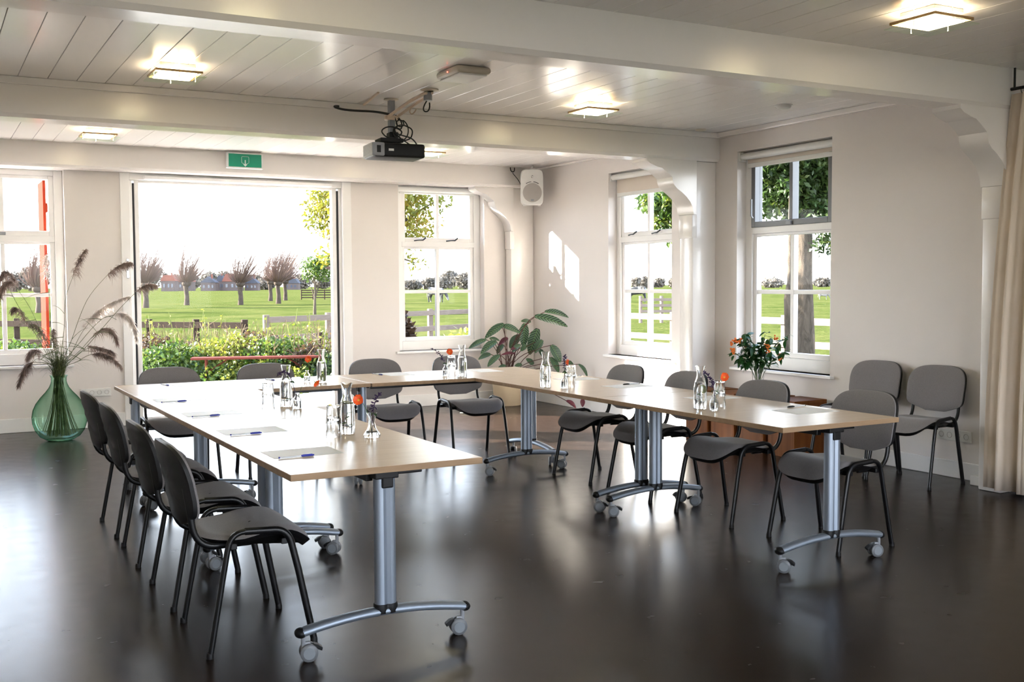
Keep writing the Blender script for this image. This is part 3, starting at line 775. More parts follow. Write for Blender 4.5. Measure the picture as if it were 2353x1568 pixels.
seatF = (('the door chair nearest the green vase', 1.645, 7.78), ('the chair beneath the red garden bench', 2.40, 7.78), ('the chair by the wall beside the door', 3.26, 7.80), ('the chair in front of the potted plant', 4.01, 7.72))
seatR = (('the chair below the lowered blind', 6.66), ('the chair beside the post', 6.02), ('the chair in front of the orange bouquet', 5.12), ('the chair facing the spare chairs', 4.33))
for n, y in seatL: paper(1.385, y, 0.297, 0.21, random.uniform(-0.03, 0.03), 'blank grey-white sheet of paper in front of ' + n)
for n, x, y in seatF: paper(x, y, 0.21, 0.297, random.uniform(-0.04, 0.04), 'blank sheet of paper in front of ' + n)
for n, y in seatR: paper(4.225, y, 0.297, 0.21, random.uniform(-0.05, 0.05), 'blank sheet of paper in front of ' + n)
pb = make_pen('pen_blue'); pu = [False]
for (n, y), dy in zip(seatL, (-0.094, -0.108, -0.118, -0.132)): place(pb, pu, (1.254, y+dy-0.02, TZ), 0.02, 'clear ballpoint with blue cap beside the paper of ' + n)
for n, x, y in seatF[:3]: place(pb, pu, (x-0.155, y+0.09, TZ), -1.42, 'clear ballpoint with blue cap at ' + n)
pk = make_pen('pen_black'); pku = [False]
for (n, y), dy in zip(seatR[:2] + seatR[3:], (0.20, 0.085, 0.17)): place(pk, pku, (4.385, y+dy, TZ), PI+0.10, 'clear ballpoint with black cap at ' + n)

# ------------------------------------------------------------------ glassware
def shell(mb, prof, wall=0.0022, n=28, base=0.005):
    """closed thin-walled vessel from an outer profile [(r,z)] bottom to top"""
    inner = [(max(0.001, r-wall), max(z, base)) for r, z in reversed(prof)]
    inner = [p for i, p in enumerate(inner)]
    pr = [(0.0008, prof[0][1])] + prof + inner + [(0.0008, base)]
    return mb.lathe(pr, n)
CARAFE = [(0.034, 0.0), (0.0365, 0.004), (0.0368, 0.06), (0.0365, 0.115), (0.034, 0.135), (0.028, 0.155), (0.0225, 0.172), (0.0205, 0.186), (0.0215, 0.202), (0.0250, 0.224), (0.0285, 0.240)]
carafe_me = shell(MB(), CARAFE).mesh('carafe_glass', 40)
def water_mesh(prof, top, gap=0.0028):
    pts = [(max(0.001, r-gap), max(z, 0.0056)) for r, z in prof if z < top]
    return MB().lathe([(0.0008, 0.0056)] + pts + [(pts[-1][0]*0.97, top), (0.0008, top)], 28).mesh('water_body', 40)
carafe_water = water_mesh(CARAFE, 0.150)
lime_me = MB().tube([(0, 0, -0.0025), (0, 0, 0.0025)], 0.0235, 20).mesh('lime', 40)
def leaf_mesh(name, L, W, n=5, cup=0.15):
    mb = MB()
    V = []
    for i in range(n+1):
        t = i/n; w = W*0.5*(math.sin(PI*t**0.8))**0.85
        z = -cup*L*t*t
        V += [(t*L, -w, z+0.12*w), (t*L, 0, z), (t*L, w, z+0.12*w)]
    F_ = []
    for i in range(n):
        a = 3*i; F_ += [(a, a+3, a+4, a+1), (a+1, a+4, a+5, a+2)]
    return mb.add(V, F_).mesh(name, 60)
mint_me = leaf_mesh('mint_leaf', 0.022, 0.012)
def carafe(x, y, where, lime, mint):
    t = thing('carafe', 'clear glass water carafe ' + where, 'carafe', (x, y, TZ+0.0005), random.random()*6, 'water carafes on the tables')
    obj('carafe_glass', carafe_me, 'clear_glass', t)
    obj('water', carafe_water, 'water', t)
    if lime:
        o = obj('lime_slice', lime_me, 'lime_flesh'); o.location = (x+lime[0], y+lime[1], TZ+lime[2]); o.rotation_euler = lime[3]
        tag(o, 'pale green lime slice in the carafe ' + where, 'lime slice', 'lime slices in the carafes')
    if mint:
        s = thing('mint_sprig', 'green mint sprig floating in the carafe ' + where, 'mint', (x, y, TZ+0.03), 0, 'mint sprigs in the carafes')
        MB().tube([(0.004, 0.0, 0.0), (-0.004, 0.003, 0.04), (0.003, -0.002, 0.075)], 0.0011, 5).build('stem', 'stem_green', s)
        for k in range(6):
            o = obj('leaf', mint_me, 'leaves_mint', s); o.location = (0, 0, 0.012+0.011*k); o.rotation_euler = (random.uniform(-.4, .4), random.uniform(-0.6, 0.3), k*2.4)
GLASS = []
def tumbler_mesh():
    mb = MB(); n = 40
    prof = [(0.0290, 0.0), (0.0300, 0.004), (0.0325, 0.055), (0.0345, 0.060), (0.0365, 0.088)]
    inner = [(0.0335, 0.088), (0.0315, 0.062), (0.0285, 0.014), (0.026, 0.011)]
    V = []; F_ = []
    allp = [(0.0008, 0.0)] + prof + inner + [(0.0008, 0.011)]
    for q, (r, z) in enumerate(allp):
        for j in range(n):
            fl = 0.0011 if (2 <= q <= 3 and j % 4 == 0) else 0.0
            a = 2*PI*j/n; V.append(((r-fl)*math.cos(a), (r-fl)*math.sin(a), z))
    for i in range(len(allp)-1):
        for j in range(n): F_.append((i*n+j, i*n+(j+1) % n, (i+1)*n+(j+1) % n, (i+1)*n+j))
    return mb.add(V, F_).mesh('tumbler_glass', 22)
tumbler_me = tumbler_mesh()
def tumblers(x, y, where):
    for k, nm in enumerate(('lower', 'upper')):
        o = obj('tumbler', tumbler_me, 'clear_glass')
        o.location = (x, y, TZ + 0.0885 + 0.062*k); o.rotation_euler = (PI, 0, random.random()*6)
        tag(o, f'{nm} of two upturned stacked glass tumblers ' + where, 'glass', 'stacked upturned tumblers')
BOTTLE = [(0.022, 0.0), (0.0245, 0.004), (0.0245, 0.045), (0.022, 0.058), (0.0125, 0.070), (0.0115, 0.085), (0.0135, 0.089)]
BELL = [(0.037, 0.0), (0.0395, 0.008), (0.037, 0.017), (0.027, 0.030), (0.019, 0.045), (0.0155, 0.062), (0.0160, 0.082), (0.020, 0.098), (0.0265, 0.112)]
bottle_me = shell(MB(), BOTTLE, 0.002, 22).mesh('bottle_glass', 40)
bell_me = shell(MB(), BELL, 0.002, 26, 0.012).mesh('bell_glass', 40)
bottle_water = water_mesh(BOTTLE, 0.046); bell_water = MB().lathe([(0.0008, 0.0126), (0.032, 0.0126), (0.030, 0.020), (0.0235, 0.030), (0.0008, 0.030)], 24).mesh('water_body', 40)
def bud_vase(x, y, where, bell=False):
    t = thing('bud_vase', ('bell shaped' if bell else 'small bottle shaped') + ' clear glass bud vase ' + where, 'vase', (x, y, TZ+0.0005), 0, 'bud vases on the tables')
    obj('vase_glass', bell_me if bell else bottle_me, 'clear_glass', t)
    obj('water', bell_water if bell else bottle_water, 'water', t)
petal_me = None
def make_petal():
    mb = MB(); V = []; n = 5
    for i in range(n+1):
        t = i/n; w = 0.0125*(math.sin(PI*min(1, 0.12+0.88*t)*0.62))**1.1
        V += [(0.003+0.021*t, -w, 0.010*t*t+0.001), (0.003+0.021*t, 0, 0.008*t*t), (0.003+0.021*t, w, 0.010*t*t+0.001)]
    F_ = []
    for i in range(n):
        a = 3*i; F_ += [(a, a+3, a+4, a+1), (a+1, a+4, a+5, a+2)]
    return mb.add(V, F_).mesh('petal', 60)
petal_me = make_petal()
def nasturtium(base, head, face, where, bend=0.02, leafy=True):
    """one orange-red flower: stem from the vase to the head, five petals round a yellow heart"""
    t = thing('nasturtium', 'orange red nasturtium flower ' + where, 'flower', base, 0, 'nasturtiums in the bud vases')
    b0 = Vector(base); h = Vector(head)-b0
    mid = Vector((h.x*0.35, h.y*0.35, h.z*0.75+bend))
    MB().tube(arc((0, 0, 0), mid, h, 8), 0.0013, 6).build('stem', 'stem_green', t, smooth=60)
    e = bpy.data.objects.new('blossom', None); COL.objects.link(e); e.parent = t; e.location = h
    e.rotation_euler = Vector(face).to_track_quat('Z', 'X').to_euler()
    for k in range(5):
        o = obj('petal', petal_me, 'flower_orange', e); o.rotation_euler = (0, random.uniform(-0.25, 0.05), 2*PI*k/5 + random.uniform(-.1, .1))
    MB().lathe([(0.001, -0.012), (0.003, -0.004), (0.0055, 0.0015), (0.003, 0.003), (0.0005, 0.002)], 10).build('flower_heart', 'flower_heart', e, smooth=60)
    if leafy:
        o = MB().lathe([(0.0005, 0.0), (0.008, 0.0006), (0.012, 0.002)], 14).build('leaf', 'leaves_mint', t); o.location = mid*0.75; o.rotation_euler = (1.0, 0.4, 0)
    return t
def salvia(base, tip, bow, where, n=26):
    """a dark violet flower spike: thin stem and many small tubular florets"""
    t = thing('salvia_spike', 'dark violet salvia flower spike ' + where, 'flower', base, 0, 'salvia spikes in the bud vases')
    h = Vector(tip)-Vector(base); path = arc((0, 0, 0), bow, h, 14)
    MB().tube(path, [0.0017]*9 + [0.0014]*6, 6).build('stem', 'salvia_purple', t, smooth=60)
    mb = MB(); pts = path[6:]
    for k in range(n):
        f = k/(n-1)*(len(pts)-1.001); i = int(f); p = pts[i].lerp(pts[i+1], f-i)
        d = Vector((random.gauss(0, 1), random.gauss(0, 1), random.gauss(0.2, 0.8))).normalized(); L = random.uniform(0.010, 0.019)*(1.1-0.5*k/n)
        q = p + d*L
        mb.tube([p, p.lerp(q, 0.5), q, q + d*0.004 + Vector((0, 0, -0.003))], [0.0016, 0.0026, 0.0034, 0.001], 5)
    fl = mb.build('floret', 'salvia_purple', t, smooth=60); fl['kind'] = 'stuff'
    for s in (-1, 1):
        o = obj('leaf', leaf_mesh('leaf', 0.035, 0.014), 'leaves_bouquet', t); o.location = path[5]; o.rotation_euler = (0, 0.3, s*1.4)
    return t
def tip(x, y, dx, dy, z): return (x+dx, y+dy, TZ+z)
VR = (0.875, -0.483)   # picture's sideways direction on the floor
def side(x, y, s, z, dep=0.0): return (x+VR[0]*s+0.48*dep, y+VR[1]*s+0.87*dep, TZ+z)
FACE = (-0.42, -0.85, 0.25)
P1 = 'on the table nearest the camera'
carafe(1.75, 4.785, P1, (0, 0, 0.148, (0.12, 0.10, 0)), True); tumblers(1.655, 4.705, P1); bud_vase(1.806, 4.61, P1, True)
nasturtium((1.806, 4.61, TZ+0.015), side(1.806, 4.61, -0.060, 0.172), FACE, 'in the bell vase nearest the camera', 0.03, False)
salvia((1.806, 4.61, TZ+0.016), side(1.806, 4.61, 0.045, 0.205), Vector((0.0, 0.0, 0.16)), 'in the bell vase nearest the camera')
P2 = 'on the second table from the camera'
carafe(1.842, 6.045, P2, None, True); tumblers(1.718, 5.985, P2); bud_vase(1.862, 5.90, P2)
salvia((1.862, 5.90, TZ+0.02), side(1.862, 5.90, -0.115, 0.185), Vector((-0.03, 0.015, 0.26)), 'arching over the second table', 34)
nasturtium((1.862, 5.90, TZ+0.02), side(1.862, 5.90, 0.105, 0.150), (0.5, -0.7, -0.6), 'drooping on a long stem over the second table', 0.12)
P3 = 'on the table before the glass door'
carafe(2.517, 7.395, P3, (0.004, -0.01, 0.034, (1.2, 0, 0.6)), True); bud_vase(2.426, 7.45, P3)
nasturtium((2.426, 7.45, TZ+0.02), side(2.426, 7.45, 0.012, 0.168), FACE, 'in front of the garden bench', 0.0)
P4 = 'on the table along the window wall'
carafe(3.599, 7.305, P4, None, True); tumblers(3.592, 7.475, P4); bud_vase(3.509, 7.408, P4)
salvia((3.509, 7.408, TZ+0.02), side(3.509, 7.408, -0.105, 0.215), Vector((0.01, 0, 0.13)), 'below the window beside the loudspeaker')
nasturtium((3.509, 7.408, TZ+0.02), side(3.509, 7.408, 0.032, 0.186), FACE, 'below the window beside the loudspeaker', 0.0, False)
P5 = 'in front of the potted plant'
carafe(3.713, 6.255, P5, (0, 0, 0.150, (0.1, 0.1, 0)), True); tumblers(3.862, 6.165, P5); bud_vase(3.773, 6.106, P5)
salvia((3.773, 6.106, TZ+0.02), side(3.773, 6.106, 0.004, 0.225), Vector((0, 0, 0.15)), 'in front of the potted plant', 30)
nasturtium((3.773, 6.106, TZ+0.02), side(3.773, 6.106, 0.010, 0.178), (0.6, -0.7, -0.2), 'in front of the potted plant', 0.0)
P6 = 'on the table with the spare chairs behind'
carafe(3.796, 4.705, P6, (0.006, -0.012, 0.112, (1.35, 0, 0.5)), True); tumblers(3.958, 4.735, P6); bud_vase(3.800, 4.590, P6)
salvia((3.800, 4.590, TZ+0.02), side(3.800, 4.590, -0.060, 0.215), Vector((0.02, 0.0, 0.15)), 'beside the lime slice', 30)
nasturtium((3.800, 4.590, TZ+0.02), side(3.800, 4.590, 0.055, 0.185), FACE, 'above the tumblers in front of the orange bouquet', 0.0, False)

# ------------------------------------------------------------------ ceiling lamps
def make_lamp():
    t = thing('ceiling_lamp', '', 'lamp', group='square glass ceiling lamps')
    fr = MB(); a = 0.145
    for q in ((-a, a, -a, -a+0.008), (-a, a, a-0.008, a), (-a, -a+0.008, -a+0.008, a-0.008), (a-0.008, a, -a+0.008, a-0.008)):
        fr.box(q[0], q[1], q[2], q[3], -0.060, -0.046)
    fr.build('metal_rim', 'brass_edge', t)
    MB().box(-0.11, 0.11, -0.11, 0.11, -0.022, -0.0005).build('ceiling_plate', 'white_plastic', t, bevel=0.004)
    MB().box(-0.115, 0.115, -0.115, 0.115, -0.067, -0.056).build('diffuser', 'lamp_light', t, bevel=0.003)
    MB().box(-0.165, 0.165, -0.165, 0.165, -0.083, -0.077).build('glass_plate', 'lamp_glass', t, bevel=0.002)
    for x, y in ((0.13, 0), (-0.13, 0), (0, 0.13), (0, -0.13)):
        MB().tube([(x, y, -0.089), (x, y, -0.084), (x, y, -0.0005)], [0.006, 0.003, 0.003], 6).build('pin', 'chrome', t, smooth=50)
    return t
lp = make_lamp(); lu = [False]
for x, y, lab in ((1.47, 7.10, 'lit square glass ceiling lamp above the near table row'), (4.66, 7.10, 'lit square glass ceiling lamp between projector and smoke detector'),
                  (1.44, 10.25, 'lit square glass ceiling lamp behind the beam above the green vase'), (4.62, 10.15, 'lit square glass ceiling lamp half hidden behind the projector'),
                  (4.64, 3.88, 'lit square glass ceiling lamp in front of the nearest beam'), (1.47, 3.90, 'lit square glass ceiling lamp above the near edge of the room')):
    place(lp, lu, (x, y, CZ), 0, lab)

# emergency light
t = thing('emergency_light', 'flat cream emergency light box on the ceiling boards', 'emergency light', (3.16, 6.36, CZ), 0)
MB().box(-0.125, 0.125, -0.165, 0.165, -0.048, -0.001).build('housing', 'cream_plastic', t, smooth=40, bevel=0.022, seg=3)
MB().box(-0.10, 0.10, -0.145, 0.145, -0.060, -0.046).build('lens_cover', 'window_paint', t, smooth=40, bevel=0.008)
MB().ball((-0.1255, -0.02, -0.028), 0.004, 8, 6).build('indicator', 'led_red', t)

t = thing('smoke_detector', 'round white smoke detector on the ceiling near the window', 'detector', (6.02, 6.44, CZ), 0)
MB().lathe([(0.06, -0.0005), (0.06, -0.012), (0.052, -0.026), (0.03, -0.034), (0.001, -0.035)], 24, capb=True).build('body', 'white_plastic', t, smooth=50)
MB().lathe([(0.072, -0.0005), (0.072, -0.007), (0.058, -0.008)], 24).build('base_ring', 'white_plastic', t, smooth=50)
t = thing('motion_detector', 'small yellowed detector puck on the ceiling by the beam end', 'detector', (6.29, 7.80, CZ), 0)
MB().lathe([(0.055, -0.0005), (0.05, -0.010), (0.03, -0.016), (0.001, -0.017)], 20, capb=True).build('body', 'cream_plastic', t, smooth=50)

# exit sign hanging before the back beam
t = thing('exit_sign', 'green exit sign with a white door and arrow under the ceiling', 'sign', (3.02, 11.24, 2.66), 0)
MB().box(-0.19, 0.19, -0.025, 0.025, 0.0, 0.165).build('sign_box', 'white_plastic', t, bevel=0.006)
MB().box(-0.172, 0.172, -0.0275, -0.0245, 0.016, 0.150).build('sign_panel', 'sign_green', t)
MB().tube([(0, 0, 0.164), (0, 0, CZ-2.66-0.001)], 0.008, 8).build('hanger', 'white_plastic', t)
ring = []
for cx_, cz_, a0 in ((0.026, 0.112, 0), (-0.026, 0.112, 90)):
    ring += [(cx_+0.012*math.cos(math.radians(a0+q)), cz_+0.012*math.sin(math.radians(a0+q))) for q in (0, 30, 60, 90)]
left = [(-0.038, 0.112), (-0.038, 0.07)] + [(-0.026+0.012*math.cos(math.radians(a)), 0.066+0.012*math.sin(math.radians(a))) for a in (180, 210, 240, 270)] + [(-0.014, 0.054)]
path = [(-p[0], p[1]) for p in reversed(left)] + ring[1:] + left[1:]
MB().tube([(u, -0.0285, w) for u, w in path], 0.0045, 6, flat=0.35).build('door_symbol', 'sign_white', t)
MB().box(-0.0045, 0.0045, -0.0300, -0.0272, 0.044, 0.088).prism([(-0.024, 0.046), (0.024, 0.046), (0.0, 0.020)], -0.0300, -0.0272, 'y').build('arrow_symbol', 'sign_white', t)

# ------------------------------------------------------------------ projector on its ceiling arm
t = thing('projector_mount', 'cream steel ceiling arm and grey pole holding the projector', 'mount', (3.165, 7.60, 2.84), 0)
MB().box(-0.022, 0.022, -0.022, 0.022, -0.285, -0.006).build('pole', 'grey_plastic', t, bevel=0.004)
MB().lathe([(0.055, -0.0005), (0.055, -0.008), (0.02, -0.014)], 18, capb=True).build('ceiling_flange', 'cream_plastic', t, smooth=40)
for s in (-1, 1):
    MB().tube([(s*0.034, -0.02, -0.135), (0.055+s*0.034, -0.30, -0.06), (0.085+s*0.03, -0.46, -0.030), (0.09+s*0.02, -0.50, -0.024)], 0.013, 4).build('arm_rail', 'mount_cream', t)
MB().lathe([(0.065, -0.0005), (0.065, -0.008), (0.03, -0.014)], 18, (0.09, -0.50, 0), capb=True).build('arm_plate', 'cream_plastic', t, smooth=40)
MB().tube([(0.09, -0.47, -0.018), (0.09, -0.47, -0.075)], 0.032, 14).build('arm_joint', 'grey_plastic', t, smooth=40)
MB().box(-0.048, 0.048, -0.035, 0.03, -0.16, -0.125).build('clamp', 'mount_cream', t, bevel=0.006)
o = MB().box(0, 0.018, 0, 0.55, -0.013, -0.0005).build('cable_trunking', 'mount_cream', None, bevel=0.002)
tag(o, 'thin cream cable trunking strip on the ceiling beside the projector', 'cable trunking'); o.location = (2.955, 7.36, CZ); o.rotation_euler = (0, 0, -0.18)
p = thing('projector', 'black video projector hanging upside down from its ceiling pole', 'projector', (3.19, 7.60, 2.39), -0.10)
MB().box(-0.20, 0.20, -0.135, 0.135, 0.0, 0.105).build('body', 'black_plastic', p, smooth=40, bevel=0.018, seg=3)
MB().box(-0.214, -0.118, -0.140, 0.128, 0.006, 0.106).build('front_bezel', 'grey_plastic', p, smooth=40, bevel=0.010)
MB().box(-0.180, -0.150, -0.1425, -0.139, 0.030, 0.082).build('intake_vent', 'black_plastic', p)
for k in range(9): MB().box(-0.2165, -0.2135, -0.13, 0.10, 0.012+k*0.010, 0.017+k*0.010).build('front_slat', 'white_plastic', p)
MB().box(-0.088, -0.048, -0.1365, -0.1345, 0.045, 0.062).build('maker_plate', 'white_plastic', p)
MB().box(-0.13, 0.05, -0.07, 0.09, 0.118, 0.150).build('mounting_plate', 'black_plastic', p, bevel=0.005)
MB().box(-0.05, 0.02, -0.04, 0.05, 0.10, 0.20).build('tilt_joint', 'black_plastic', p, bevel=0.006)
def cable(name, pts, r, mat, label):
    c = bpy.data.curves.new(name, 'CURVE'); c.dimensions = '3D'; c.bevel_depth = r; c.bevel_resolution = 2; c.resolution_u = 8
    s = c.splines.new('NURBS'); s.points.add(len(pts)-1); s.use_endpoint_u = True; s.order_u = 4
    for q, pt in zip(s.points, pts): q.co = (*pt, 1)
    tmp = bpy.data.objects.new(name, c); me = bpy.data.meshes.new_from_object(tmp); bpy.data.objects.remove(tmp); bpy.data.curves.remove(c)
    me.materials.clear(); me.shade_smooth()
    o = obj(name, me, mat); tag(o, label, 'cable')
    return o
def loop(cx_, cz_, rx, rz, y, n=9, ph=0.0, dy=0.03):
    return [(cx_+rx*math.cos(ph+2*PI*k/n), y+dy*math.sin(3*k), cz_+rz*math.sin(ph+2*PI*k/n)) for k in range(n+2)]
cable('cable', [(2.84, 7.86, 2.80), (2.76, 7.80, 2.79), (2.79, 7.70, 2.745), (2.95, 7.60, 2.735), (3.05, 7.58, 2.735), (3.15, 7.58, 2.72)], 0.009, 'cable_black', 'thick black cable running along the beam to the projector pole')
cable('cable', [(3.19, 7.58, 2.72), (3.24, 7.56, 2.68), (3.23, 7.55, 2.60)] + loop(3.15, 2.585, 0.085, 0.045, 7.56, 9, 0.9) + [(3.20, 7.57, 2.55), (3.28, 7.58, 2.52), (3.33, 7.58, 2.49)], 0.0052, 'cable_black', 'black cable looped to one side of the projector pole')
cable('cable', [(3.18, 7.57, 2.70), (3.21, 7.56, 2.62)] + loop(3.235, 2.585, 0.085, 0.062, 7.545, 9, 2.6) + [(3.25, 7.55, 2.56), (3.34, 7.56, 2.55), (3.375, 7.58, 2.48)], 0.0052, 'cable_black', 'black cable coiled in the widest loop above the projector')
cable('cable', [(3.175, 7.58, 2.705)] + loop(3.215, 2.655, 0.035, 0.028, 7.55, 7, 0.4, 0.02) + [(3.27, 7.55, 2.66), (3.29, 7.55, 2.60), (3.27, 7.56, 2.54), (3.22, 7.58, 2.515)], 0.0048, 'cable_black', 'black cable knotted close below the cream arm')
cable('cable', [(3.245, 7.13, 2.76), (3.20, 7.12, 2.70), (3.23, 7.12, 2.665), (3.27, 7.12, 2.70), (3.262, 7.12, 2.75)], 0.0050, 'cable_black', 'short black cable loop below the ceiling joint of the arm')
cable('cable', [(3.25, 7.33, 2.775), (3.20, 7.31, 2.74), (3.18, 7.32, 2.70), (3.22, 7.32, 2.68), (3.25, 7.33, 2.73)], 0.0045, 'cable_beige', 'beige cable loop tied to the middle of the cream arm')

# ------------------------------------------------------------------ loudspeaker in the corner
t = thing('loudspeaker', 'white moulded loudspeaker hung high in the corner above the plant', 'loudspeaker', (6.38, 11.06, 2.365), -0.42)
def spk(u, v):
    a = 2*PI*u; w, h = 0.133, 0.207
    x = w*math.copysign(abs(math.cos(a))**0.30, math.cos(a)); z = 0.207+h*math.copysign(abs(math.sin(a))**0.30, math.sin(a))
    if z > 0.38: z += 0.012*(1-(x/w)**2)
    k = 1.0 - 0.04*max(0, 0.15-v)/0.15 - 0.22*max(0, v-0.3)
    return (x*k, -0.12+0.24*v, 0.207+(z-0.207)*k)
mb = MB().grid(spk, 48, 9, True); mb.f.append(tuple(range(48))); mb.f.append(tuple(range(8*48, 9*48)))
mb.build('cabinet', 'white_plastic', t, smooth=45)
MB().tube([(0, -0.118, 0.145), (0, -0.126, 0.145)], 0.112, 32).build('woofer_grille', 'speaker_grille', t, smooth=40)
o = MB().lathe([(0.006, 0), (0.013, 0.001), (0.016, 0.004), (0.013, 0.006)], 16).build('tweeter', 'chrome', t, smooth=40)
o.location = (0, -0.121, 0.333); o.rotation_euler = (PI/2, 0, 0)
MB().prism([(-0.052, 0.300), (0.052, 0.300), (0.105, 0.250), (-0.105, 0.250)], -0.1235, -0.117, 'y').build('horn_flare', 'white_plastic', t, bevel=0.002)
for s in (-1, 1):
    pts = [(s*0.128*math.sin(a), -0.1225, 0.145+0.128*math.cos(a)) for a in (0.10, 0.22, 0.35, 0.48, 0.62)]
    MB().tube(pts, 0.0062, 6, flat=0.6).build('bass_port', 'black_plastic', t)
MB().box(-0.018, 0.018, -0.129, -0.1255, 0.047, 0.068).build('maker_badge', 'grey_plastic', t)
for s in (-1, 1): MB().box(s*0.085-0.016, s*0.085+0.016, -0.09, -0.06, -0.008, 0.006).build('foot', 'white_plastic', t, bevel=0.002)
MB().box(-0.03, 0.03, 0.10, 0.22, 0.20, 0.23).build('wall_bracket', 'white_plastic', t, bevel=0.004)
MB().tube([(0, 0.08, 0.42), (0.02, 0.02, 0.475)], 0.012, 8).build('ceiling_stay', 'white_plastic', t)
cable('cable', [(6.22, 11.28, 2.83), (6.215, 11.27, 2.79), (6.245, 11.26, 2.765), (6.275, 11.27, 2.79), (6.275, 11.28, 2.83)], 0.0055, 'cable_black', 'black cable loop on the ceiling beside the loudspeaker')
cable('cable', [(6.245, 11.27, 2.765), (6.27, 11.24, 2.72), (6.285, 11.20, 2.68), (6.29, 11.15, 2.62), (6.30, 11.10, 2.5)], 0.004, 'cable_black', 'black cable dropping from the loop to the loudspeaker')

# ------------------------------------------------------------------ wall sockets
def sockets(label, loc, rz, n):
    t = thing('power_socket', label, 'socket', loc, rz, 'white wall sockets')
    MB().box(0, n*0.072+0.01, -0.012, 0.0, 0, 0.082).build('cover_plate', 'white_plastic', t, bevel=0.004)
    for k in range(n):
        o = MB().lathe([(0.022, 0.0), (0.021, 0.0022), (0.0195, 0.0022), (0.018, -0.006), (0.001, -0.006)], 20).build('socket_well', 'speaker_grille', t, smooth=40)
        o.location = (0.041+k*0.072, -0.0125, 0.041); o.rotation_euler = (PI/2, 0, 0)
sockets('row of white wall sockets beside the green vase', (1.39, BY-0.001, 0.318), 0, 4)
sockets('row of white wall sockets behind the spare chair near the curtain', (RX-0.001, 5.42, 0.27), -PI/2, 4)

# ------------------------------------------------------------------ curtain
t = thing('curtain', 'floor length cream curtain hanging from a black rod by the post', 'curtain')
def cloth(u, v):
    y = 4.625 - 1.15*u
    y += (0.165*(1-v**1.8))*max(0, 1-u*1.6)
    a = 2*PI*u*8.5
    x = 6.315 + 0.030*math.sin(a)*(0.55+0.45*(1-v)) + 0.012*math.sin(2.3*a+1)
    return (x, y+0.012*math.cos(a), 0.035+2.63*v)
mb = MB().grid(cloth, 140, 16)
co = mb.build('curtain_cloth', 'curtain_cloth', t, smooth=80)
sm = co.modifiers.new('thickness', 'SOLIDIFY'); sm.thickness = 0.004
MB().tube([(6.33, 4.645, 2.70), (6.33, 3.30, 2.70)], 0.011, 8).build('curtain_rod', 'black_metal', t, smooth=50)
for k in range(8): MB().tube([(6.33+0.018*math.cos(a), 4.56-0.15*k, 2.685+0.024*math.sin(a)) for a in [i*PI/5 for i in range(11)]], 0.0022, 5).build('curtain_ring', 'black_metal', t)
MB().tube([(6.33, 4.62, 2.70), (6.33, 4.62, 2.835)], 0.008, 6).build('rod_bracket', 'black_metal', t)

# ------------------------------------------------------------------ wooden cubes along the wall and the bouquet
def make_cube(L):
    t = thing('wooden_cube', '', 'stool', group='wooden cubes along the window wall')
    th = 0.018
    MB().box(-0.18, 0.18, -L/2, L/2, 0.452, 0.47).build('top_board', 'cube_wood', t, bevel=0.002)
    MB().box(-0.18, 0.18, -L/2, -L/2+th, 0.0, 0.452).build('side_board', 'cube_wood', t, bevel=0.002)
    MB().box(-0.18, 0.18, L/2-th, L/2, 0.0, 0.452).build('side_board', 'cube_wood', t, bevel=0.002)
    MB().box(-0.18, -0.18+th, -L/2+th, L/2-th, 0.0, 0.452).build('front_board', 'cube_wood', t, bevel=0.002)
    MB().box(0.18-th, 0.18, -L/2+th, L/2-th, 0.0, 0.452).build('back_board', 'cube_wood', t, bevel=0.002)
    return t
cbp = make_cube(0.31); cbu = [False]
for y, lab in ((6.63, 'reddish wooden cube stool nearest the spare chairs'), (7.00, 'reddish wooden cube stool under the orange bouquet'), (7.37, 'reddish wooden cube stool beside the bouquet cube towards the post'), (7.73, 'reddish wooden cube stool closest to the post')):
    place(cbp, cbu, (6.375, y, 0), 0, lab)

BQ = Vector((6.33, 7.06, 0.471))
t = thing('glass_vase', 'tall clear glass vase holding the orange bouquet on a cube', 'vase', BQ)
vp = [(0.040, 0.0), (0.044, 0.006), (0.046, 0.08), (0.050, 0.17), (0.056, 0.235)]
shell(MB(), vp, 0.003, 26, 0.008).build('vase_glass', 'clear_glass', t, smooth=40)
t = thing('flower_bouquet', 'bouquet of glossy green leaves and orange blossoms in the tall vase', 'bouquet', BQ + Vector((0, 0, 0.01)))
tips = []
for k in range(15):
    a = 2*PI*k/15 + random.uniform(-.2, .2); r = random.uniform(0.10, 0.27); h = random.uniform(0.36, 0.53) - 0.35*max(0, r-0.17)
    e = Vector((0.45*r*math.cos(a) + 0.875*r*math.sin(a)*0.9, -0.85*0.45*r*math.cos(a) - 0.483*r*math.sin(a)*0.9, h))
    pth = arc((random.uniform(-.012, .012), random.uniform(-.012, .012), 0.012), (e.x*0.15, e.y*0.15, h*0.75), e, 9); tips.append(pth)
    MB().tube(pth, 0.0026, 6).build('stem', 'stem_green', t, smooth=60)
blf = leaf_mesh('bouquet_leaf', 0.085, 0.034, 5, 0.22)
for pth in tips:
    for k in range(19):
        p_ = pth[random.randint(5, 9)]
        o = obj('leaf', blf, 'leaves_bouquet', t); o.location = p_ + Vector((random.gauss(0, .012), random.gauss(0, .012), random.gauss(0, .012)))
        o.rotation_euler = (random.uniform(-.6, .6), random.uniform(-0.5, 1.1), random.uniform(0, 2*PI)); s_ = random.uniform(0.7, 1.15); o.scale = (s_, s_, s_)
